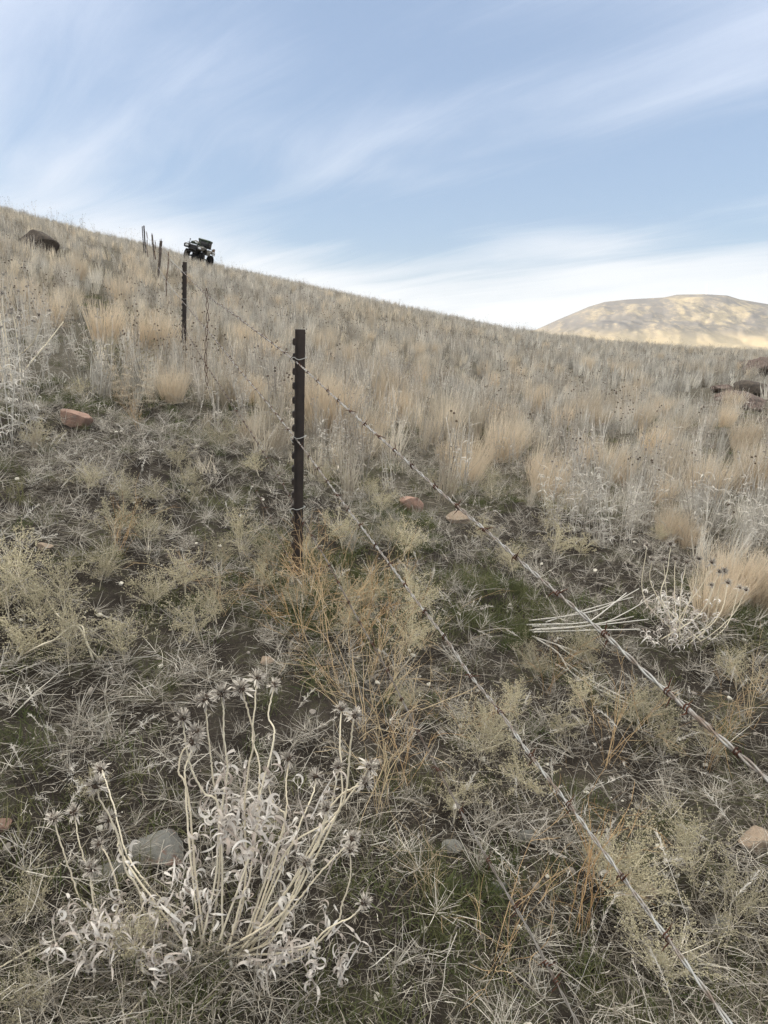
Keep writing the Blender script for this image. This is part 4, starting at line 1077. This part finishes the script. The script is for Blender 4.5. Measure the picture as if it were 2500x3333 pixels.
LEFT = [([(60, 1560), (40, 1350), (20, 1150), (0, 1000)], 0), ([(90, 1560), (150, 1300), (110, 1050), (85, 985)], 1), ([(100, 1560), (130, 1350), (250, 1230), (320, 1060), (300, 1010)], 1), ([(80, 1560), (60, 1300), (25, 1000), (20, 850)], 1), ([(110, 1560), (300, 1300), (400, 1180), (490, 1060)], 0)]
lb_ = hit(*c1(90, 1570))
sunflower('dead_sunflower', 'tall bleached weed stalks with hanging curled leaves at the left edge', LEFT, c1, lb_[1], 63, r0=0.0036, leaf_n=22, leaf_r=(0.02, 0.4), headscale=1.3, group='dead sunflower plants')

def build_fallen():
    rng = np.random.default_rng(9)
    A = [[(-60, 1150), (250, 1110), (500, 1050), (730, 920)], [(-80, 1180), (300, 1165), (430, 1130), (640, 950)], [(-40, 1190), (400, 1160), (640, 1080), (840, 960)], [(-60, 1220), (300, 1180), (600, 1140), (690, 1120)], [(-40, 1232), (400, 1222), (740, 1212)], [(60, 1160), (400, 1065), (690, 980)], [(-20, 1210), (420, 1190), (800, 1140)]]
    Bq = [[(-40, 1262), (200, 1340), (330, 1400), (410, 1480)], [(-20, 1272), (150, 1390), (250, 1520), (420, 1610), (700, 1770)], [(180, 1440), (400, 1580), (650, 1720)], [(150, 1330), (240, 1390), (380, 1470)]]
    for nm, lab, lines, ups in (('fallen_stems', 'bundle of bleached white stems lying fanned out under the top wire at right', A, (0.03, 0.12)), ('fallen_stems', 'loose white stems lying across the ground below the fanned bundle', Bq, (0.012, 0.03))):
        b = MB()
        for ln in lines:
            ln = [ln[0]] + [(q[0] + rng.normal() * 14, q[1] + rng.normal() * 9) for q in ln[1:-1]] + [ln[-1]]
            n = len(ln); P = [hit(*c6b(*q), up=ups[0] + (ups[1] - ups[0]) * i / (n - 1)) for i, q in enumerate(ln)]
            b.tube(smooth_path(P, 24), np.linspace(0.0034, 0.0020, 24) * rng.uniform(.8, 1.1), 5, 0, rng.random() * 0.5)
        tag(obj(nm, b.mesh(nm, M['white'])), lab, 'fallen stems')
    b = MB()
    def c8(x, y): return x / 1.8433, 1250 + y / 1.8433
    for ln in ([(560, 1659), (500, 1500), (440, 1450), (330, 1530), (200, 1590)], [(600, 1659), (520, 1560), (490, 1450), (390, 1480), (300, 1560)], [(440, 1450), (350, 1390), (280, 1290)], [(500, 1480), (510, 1400), (440, 1430)], [(120, 1640), (260, 1560), (420, 1510)]):
        n = len(ln); P = [hit(*c8(*q), up=0.03 + 0.09 * math.sin(math.pi * i / (n - 1))) for i, q in enumerate(ln)]
        b.tube(smooth_path(P, 24), np.linspace(0.0032, 0.0014, 24), 5, 0, rng.random())
    tag(obj('fallen_stems', b.mesh('fallen_stems', M['stem'])), 'kinked straw coloured stems arching over pepperweed at the left edge', 'fallen stems')
build_fallen()


# ------------------------------------------------------------------ rocks
def rock_mat(name, c1, c2, c3, lichen=0.3):
    m, t, b = new_mat(name); tc = t.add('ShaderNodeTexCoord'); P = tc.outputs['Object']
    n1 = t.noise(P, 17, 6, 0.68); n2 = t.noise(P, 75, 5, 0.75); n3 = t.noise(P, 26, 6, 0.65, 0.5)
    c = t.mix(t.smooth(n1, 0.38, 0.62), c1, c2); c = t.mix(t.math('MULTIPLY', t.smooth(n3, 0.54, 0.64), lichen), c, c3)
    c = t.mix(0.35, c, n2, 'OVERLAY'); t.set(b.inputs['Base Color'], c); b.inputs['Roughness'].default_value = 0.92
    bp = t.add('ShaderNodeBump'); bp.inputs['Strength'].default_value = 0.6; bp.inputs['Distance'].default_value = 0.015
    t.l.new(t.math('ADD', n2, n1), bp.inputs['Height']); t.l.new(bp.outputs[0], b.inputs['Normal']); return m
RM = {'pink': rock_mat('pink_rock', (0.34, 0.22, 0.17), (0.22, 0.145, 0.115), (0.33, 0.30, 0.25)),
      'grey': rock_mat('grey_rock', (0.21, 0.205, 0.185), (0.15, 0.15, 0.14), (0.24, 0.105, 0.065), 0.55),
      'tan': rock_mat('tan_rock', (0.36, 0.28, 0.21), (0.27, 0.21, 0.16), (0.40, 0.37, 0.30)),
      'red': rock_mat('red_rock', (0.155, 0.112, 0.096), (0.080, 0.063, 0.056), (0.20, 0.19, 0.16), 0.5),
      'dark': rock_mat('dark_rock', (0.105, 0.085, 0.070), (0.060, 0.051, 0.045), (0.17, 0.155, 0.12), 0.4)}
def rock(vx, vy, wpx, size, mat, label, seed, group='rocks on the hillside', sink=0.25, rz=0.0, name='rock', cut=0.50):
    """vx, vy: middle of the foot in view pixels; wpx: width in view pixels; size: depth and height as shares of the width."""
    rng = np.random.default_rng(seed); p = hit(vx * V2S, vy * V2S); w = wpx * V2S / FPX * np.linalg.norm(p)
    bm = bmesh.new(); bmesh.ops.create_icosphere(bm, subdivisions=4, radius=1)
    cuts = rng.normal(size=(16, 3)); cuts /= np.linalg.norm(cuts, axis=1)[:, None]; h = cut + 0.34 * rng.random(16)
    for q in bm.verts:
        c = np.array(q.co)
        for a, k in zip(cuts, h):
            o = c.dot(a) - k
            if o > 0: c = c - a * o * 0.94
        c = c * (1 + 0.11 * float(fbm(c[0] * 2.2 + seed, c[1] * 2.2 + c[2] * 1.7, seed, 4)))
        q.co = Vector((c[0] * w * 0.62, c[1] * w * 0.62 * size[0], c[2] * w * 0.62 * size[1]))
    b = MB(); b._bm(bm, (0, 0, w * size[1] * (0.5 - sink)), None, 0, 0.5)
    o = obj(name, b.mesh(name, RM[mat], True)); o.location = p; o.rotation_euler = (0.05, 0.06, rz)
    try: o.data.set_sharp_from_angle(angle=R(24))
    except Exception: pass
    tag(o, label, 'rock', group); return o
rock(165, 918, 80, (0.8, 0.48), 'pink', 'flat topped pink boulder on the dark soil near the left edge', 1, rz=0.1)
rock(335, 1850, 102, (0.8, 0.62), 'grey', 'grey stone with a rust red corner beside the bleached sunflower in the foreground', 2, rz=-0.2)
rock(235, 1892, 82, (0.5, 0.35), 'grey', 'low grey stone lying under the sunflower stems, left of the red cornered stone', 3, sink=0.35, rz=0.5)
rock(885, 1100, 48, (0.8, 0.85), 'pink', 'upright pink rock, left one of the pair seen below the top wire', 4)
rock(985, 1128, 52, (0.8, 0.55), 'tan', 'low tan pink rock, right one of the pair seen below the top wire', 5, rz=0.3)
rock(1355, 1058, 36, (0.8, 0.6), 'red', 'dark red rock half hidden in the grass on the right slope', 6)
rock(1625, 1830, 58, (0.8, 0.75), 'tan', 'brown rock at the right edge above the bare dark soil', 7)
rock(1137, 1815, 38, (0.8, 0.8), 'grey', 'small pale grey stone between the second and third wires', 8)
rock(975, 1835, 34, (0.8, 0.7), 'grey', 'small bluish grey stone left of the third wire', 9)
rock(1075, 1925, 36, (0.7, 0.8), 'grey', 'slanted light grey stone below the third wire, next to white pebbles', 10, rz=0.6)
rock(98, 1188, 32, (0.8, 0.6), 'tan', 'small pinkish stone in grass litter at the left', 11)
rock(375, 1215, 38, (0.8, 0.6), 'dark', 'small dark stone among grass, left of the tall steel post', 12)
rock(8, 1790, 34, (0.8, 0.8), 'pink', 'small reddish stone at the left edge of the picture', 13)
rock(575, 1430, 26, (0.8, 0.6), 'tan', 'small tan stone above the bleached sunflower heads', 14)
rock(1400, 1935, 40, (0.8, 0.7), 'tan', 'tan stone under the second wire at lower right', 15)
rock(1560, 2000, 36, (0.8, 0.6), 'grey', 'grey stone in the lower right beside a pepperweed cloud', 16)
rock(82, 542, 66, (0.8, 0.75), 'dark', 'dark lichen covered boulder high on the left of the hillside', 17, sink=0.36, cut=0.62)
G = 'red outcrop at the right edge'
rock(1640, 812, 75, (0.9, 0.55), 'red', 'upper red boulder of the outcrop at the right edge', 20, G)
rock(1615, 795, 40, (0.8, 0.45), 'red', 'flat red slab on the upper left of the outcrop at the right edge', 21, G)
rock(1562, 848, 44, (0.8, 0.5), 'red', 'low dark red rock left of the two larger outcrop boulders', 22, G)
rock(1618, 852, 52, (0.9, 0.65), 'dark', 'dark rounded boulder in the middle of the outcrop at the right edge', 23, G, cut=0.7)
rock(1600, 880, 84, (0.9, 0.45), 'red', 'broad layered rock at the foot of the outcrop', 24, G)
rock(1652, 915, 40, (0.8, 0.4), 'red', 'small red rock below the outcrop, cut by the right edge', 25, G)


# ------------------------------------------------------------------ the quad bike on the crest
def paint(name, c, rough, spec=0.5, metal=0.0): return plain(name, c, rough, metal, 0.25, 6, spec=spec)
def build_quad():
    blk = paint('black_plastic', (0.018, 0.018, 0.019), 0.5); rub = paint('rubber', (0.016, 0.015, 0.015), 0.9, 0.2); gry = paint('camo_grey', (0.13, 0.12, 0.105), 0.55)
    grn = paint('dark_green', (0.028, 0.045, 0.024), 0.55); met = paint('bare_metal', (0.28, 0.28, 0.28), 0.4, 0.5, 0.6); dim = paint('dark_metal', (0.05, 0.05, 0.052), 0.5, 0.5, 0.5)
    len_ = paint('lamp_lens', (0.55, 0.57, 0.6), 0.15, 0.6); sil = paint('silver', (0.6, 0.6, 0.6), 0.35, 0.5, 0.3)
    p = hit(642, 846); p[1] -= 0.0
    az = math.atan2(p[0], p[1]); r = 43.0; p = np.array([r * math.sin(az), r * math.cos(az), 0]); p[2] = float(ground(p[0], p[1])) + 0.05
    h = Vector((-0.12, -0.985, 0)); e2 = 0.6
    gz = lambda q: float(ground(p[0] + q[0], p[1] + q[1]))
    gx = (gz((e2, 0)) - gz((-e2, 0))) / (2 * e2); gy = (gz((0, e2)) - gz((0, -e2))) / (2 * e2)
    up = Vector((-gx * 0.85, -gy * 0.6, 1)).normalized(); F = (h - up * h.dot(up)).normalized(); L = up.cross(F)
    rot = Matrix((F, L, up)).transposed().to_euler()
    e = empty('quad_bike', p, rot); tag(e, 'dark quad bike parked on the grassy crest beyond the fence, loaded with a green bag', 'quad bike')
    for fx in (0.64, -0.62):
        for sy in (1, -1):
            w = empty('wheel', (fx, sy * 0.45, 0.31)); w.parent = e
            if fx > 0: w.rotation_euler = (0, 0, 0.18)
            wd = 0.105 if fx > 0 else 0.13
            b = MB(); b.lathe([(0.16, -wd), (0.25, -wd * 1.05), (0.295, -wd * 0.8), (0.312, -wd * 0.3), (0.312, wd * 0.3), (0.295, wd * 0.8), (0.25, wd * 1.05), (0.16, wd), (0.16, -wd)], 32, 'y')
            for k in range(18):
                a = k * 2 * math.pi / 18
                for q in (-1, 1): b.box((0.309 * math.cos(a + q * .08), q * wd * 0.45, 0.309 * math.sin(a + q * .08)), (0.03, wd * 0.8, 0.028), (0, -a - q * .08 + math.pi / 2, q * 0.5))
            obj('tyre', b.mesh('tyre', rub), w)
            b = MB(); b.lathe([(0.0, sy * 0.02), (0.05, sy * 0.05), (0.06, sy * 0.02), (0.13, sy * 0.01), (0.155, sy * 0.07), (0.165, sy * 0.075), (0.163, -sy * 0.06), (0.0, -sy * 0.05)], 24, 'y')
            for k in range(5): a = k * 1.2566; b.box((0.09 * math.cos(a), sy * 0.03, 0.09 * math.sin(a)), (0.09, 0.02, 0.035), (0, -a, 0))
            obj('rim', b.mesh('rim', dim), w)
    b = MB()                                             # frame, engine, axles, foot wells
    b.box((0, 0, 0.36), (1.15, 0.30, 0.10), bevel=0.02); b.box((0.02, 0, 0.50), (0.52, 0.34, 0.26), bevel=0.04)
    for fx in (0.64, -0.62):
        b.tube([(fx, -0.42, 0.31), (fx, 0.42, 0.31)], 0.03, 8)
        for sy in (1, -1): b.tube([(fx - .03, sy * .34, 0.33), (fx - .05, sy * .22, 0.72)], 0.035, 10); b.tube([(fx + .1, sy * .12, 0.36), (fx, sy * .38, 0.30)], 0.018, 6)
    for sy in (1, -1): b.box((-0.02, sy * 0.36, 0.33), (0.48, 0.24, 0.035), bevel=0.01)
    obj('chassis', b.mesh('chassis', dim), e)
    b = MB(); b.prism([(0.98, 0.62), (1.0, 0.78), (0.90, 0.90), (0.55, 0.93), (0.2, 0.86), (0.15, 0.72), (0.4, 0.60), (0.75, 0.58)], 0.46, 'y', bevel=0.03)
    b.prism([(0.93, 0.52), (0.99, 0.64), (0.9, 0.70), (0.6, 0.62), (0.62, 0.48)], 0.36, 'y', bevel=0.02)
    obj('body', b.mesh('body', blk), e)
    for sy in (1, -1):
        b = MB(); b.prism([(1.02, 0.70), (1.05, 0.86), (0.84, 0.93), (0.45, 0.90), (0.22, 0.80), (0.20, 0.56), (0.25, 0.56), (0.30, 0.74), (0.48, 0.83), (0.72, 0.80), (0.92, 0.68)], 0.30, 'y', sy * 0.40, bevel=0.02)
        obj('front_fender', b.mesh('front_fender', gry if sy > 0 else blk), e)
        b = MB(); b.prism([(-0.20, 0.55), (-0.25, 0.74), (-0.42, 0.86), (-0.75, 0.88), (-1.02, 0.80), (-1.04, 0.70), (-0.90, 0.76), (-0.70, 0.80), (-0.45, 0.78), (-0.32, 0.68), (-0.26, 0.55)], 0.30, 'y', sy * 0.38, bevel=0.02)
        obj('rear_fender', b.mesh('rear_fender', gry), e)
        b = MB(); b.lathe([(0.0, 0.03), (0.06, 0.024), (0.085, 0.0), (0.088, -0.03), (0.0, -0.04)], 20, 'x'); hl = obj('headlight', b.mesh('headlight', len_), e)
        hl.location = (1.045, sy * 0.38, 0.79); hl.scale = (1, 1.25, 0.72); hl.rotation_euler = (0, -0.1, sy * 0.15)
    b = MB()                                             # grille with bars and bumper tubes
    b.box((1.0, 0, 0.76), (0.05, 0.40, 0.24), bevel=0.015)
    for k in range(5): b.box((1.03, 0, 0.68 + 0.04 * k), (0.02, 0.36, 0.012))
    obj('grille', b.mesh('grille', blk), e)
    b = MB()
    for sy in (1, -1): b.tube(smooth_path([(0.95, sy * .2, .42), (1.10, sy * .22, .50), (1.13, sy * .22, .70), (1.10, sy * .22, .90), (1.02, sy * .22, .95)], 16), 0.014, 8)
    for zz in (0.52, 0.66): b.tube([(1.12, -.24, zz), (1.12, .24, zz)], 0.013, 8)
    obj('bumper', b.mesh('bumper', dim), e)
    b = MB()
    for sy in (1, -1): b.tube([(0.45, sy * .38, 0.97), (1.02, sy * .34, 0.97)], 0.014, 8)
    for k in range(6): x = 0.45 + k * .11; b.tube([(x, -.38, 0.972), (x, .38, 0.972)], 0.011, 6)
    for sy in (1, -1):
        for x in (.5, .95): b.tube([(x, sy * .3, .85), (x, sy * .3, .97)], 0.012, 6)
    obj('front_rack', b.mesh('front_rack', grn), e)
    b = MB()
    for sy in (1, -1): b.tube([(-0.35, sy * .40, 0.95), (-1.08, sy * .40, 0.95)], 0.014, 8)
    for k in range(7): x = -0.35 - k * .12; b.tube([(x, -.40, 0.952), (x, .40, 0.952)], 0.011, 6)
    for sy in (1, -1):
        for x in (-.45, -.95): b.tube([(x, sy * .34, .82), (x, sy * .34, .95)], 0.012, 6)
    obj('rear_rack', b.mesh('rear_rack', dim), e)
    b = MB(); b.prism([(0.22, 0.78), (0.18, 0.90), (-0.05, 0.88), (-0.38, 0.93), (-0.42, 0.78)], 0.28, 'y', bevel=0.04); obj('seat', b.mesh('seat', blk), e)
    b = MB(); b.tube([(0.50, 0, 0.85), (0.34, 0, 1.08)], 0.03, 8); b.tube(smooth_path([(0.22, -.40, 1.12), (0.30, -.22, 1.16), (0.35, -.08, 1.08), (0.35, .08, 1.08), (0.30, .22, 1.16), (0.22, .40, 1.12)], 24), 0.013, 8)
    b.box((0.36, 0, 1.10), (0.12, 0.18, 0.06), (0, -0.4, 0), bevel=0.015)
    hb_ = obj('handlebar', b.mesh('handlebar', blk), e)
    for sy in (1, -1):
        b = MB(); b.tube([(0.24, sy * .32, 1.14), (0.20, sy * .44, 1.11)], 0.018, 8); obj('grip', b.mesh('grip', rub), hb_)
    b = MB(); b.tube([(0.9, -.30, .95), (0.9, -.30, 1.14)], 0.02, 8); b.box((0.9, -.30, 1.16), (0.06, 0.05, 0.05), bevel=0.01); obj('lamp_mount', b.mesh('lamp_mount', blk), e)
    b = MB(); b.lathe([(0.0, 0), (0.05, 0.01), (0.05, 0.3), (0.03, 0.34), (0.0, 0.34)], 14, 'x'); x = obj('muffler', b.mesh('muffler', met), e); x.location = (-1.0, 0.22, 0.62)
    Mx = Matrix.Translation(Vector(p)) @ rot.to_matrix().to_4x4()
    def load(name, mesh, loc, label, cat, rz=0):
        o = obj(name, mesh); o.matrix_world = Mx @ Matrix.Translation(Vector(loc)) @ Matrix.Rotation(rz, 4, 'Z'); return tag(o, label, cat)
    b = MB(); b.box((0, 0, 0.19), (0.46, 0.66, 0.38), bevel=0.05, mat=0); b.box((0, 0, 0.36), (0.50, 0.70, 0.12), bevel=0.045, mat=1)
    for q in (-.2, .2): b.box((0.236, q, 0.19), (0.02, 0.05, 0.36), mat=1); 
    b.box((0.1, -0.05, 0.421), (0.16, 0.10, 0.012), (0, 0, 0.2), mat=2); b.box((0.258, 0.1, 0.14), (0.03, 0.3, 0.18), bevel=0.01, mat=0)
    load('cargo_bag', b.mesh('cargo_bag', [blk, grn, sil]), (-0.52, 0.02, 0.972), 'black cargo bag with dark green lid on the rear rack of the quad bike', 'bag')
    wd = plain('plank', (0.24, 0.165, 0.115), 0.85, scale=5, col2=(0.17, 0.12, 0.085))
    b = MB(); b.box((0, 0, 0), (0.52, 0.05, 0.20), bevel=0.006); b.box((-0.08, -0.06, -0.02), (0.60, 0.04, 0.16), bevel=0.006)
    load('wooden_boards', b.mesh('wooden_boards', wd), (-0.88, 0.48, 0.93), 'brown wooden boards sticking out behind the quad bike', 'boards', 0.25)
    b = MB(); b.box((0, 0, 0), (0.42, 0.10, 0.09), bevel=0.02); b.box((0.02, 0.01, -0.11), (0.36, 0.12, 0.08), bevel=0.02)
    load('silver_case', b.mesh('silver_case', sil), (-0.72, 0.54, 0.80), 'silver case slung beneath the boards on the side of the quad bike', 'case', 0.15)
    b = MB(); b.box((0, 0, 0.05), (0.34, 0.44, 0.10), bevel=0.03, mat=0); b.tube(smooth_path([(-.1, -.2, .10), (0, 0, .17), (.05, .2, .10)], 12), 0.02, 6, 1); b.box((0.15, 0.12, 0.06), (0.05, 0.16, 0.05), bevel=0.01, mat=2)
    load('folded_bundle', b.mesh('folded_bundle', [grn, plain('tan_cloth', (0.25, 0.19, 0.14), 0.9), sil]), (0.72, -0.02, 0.985), 'dark green bundle tied on the front rack of the quad bike', 'bundle')
build_quad()


# ------------------------------------------------------------------ thin autumn haze over the plain
def build_haze():
    b = MB(); b.box((1250, 2250, 55), (12700, 12700, 440))
    m = bpy.data.materials.new('haze'); m.use_nodes = True; t = NT(m.node_tree); t.n.clear()
    o = t.add('ShaderNodeOutputMaterial'); v = t.add('ShaderNodeVolumePrincipled')
    v.inputs['Color'].default_value = (0.80, 0.85, 0.95, 1); v.inputs['Density'].default_value = 0.000045; v.inputs['Anisotropy'].default_value = 0.0
    t.l.new(v.outputs[0], o.inputs['Volume'])
    tag(obj('haze', b.mesh('haze', m, False)), kind='stuff')
build_haze()
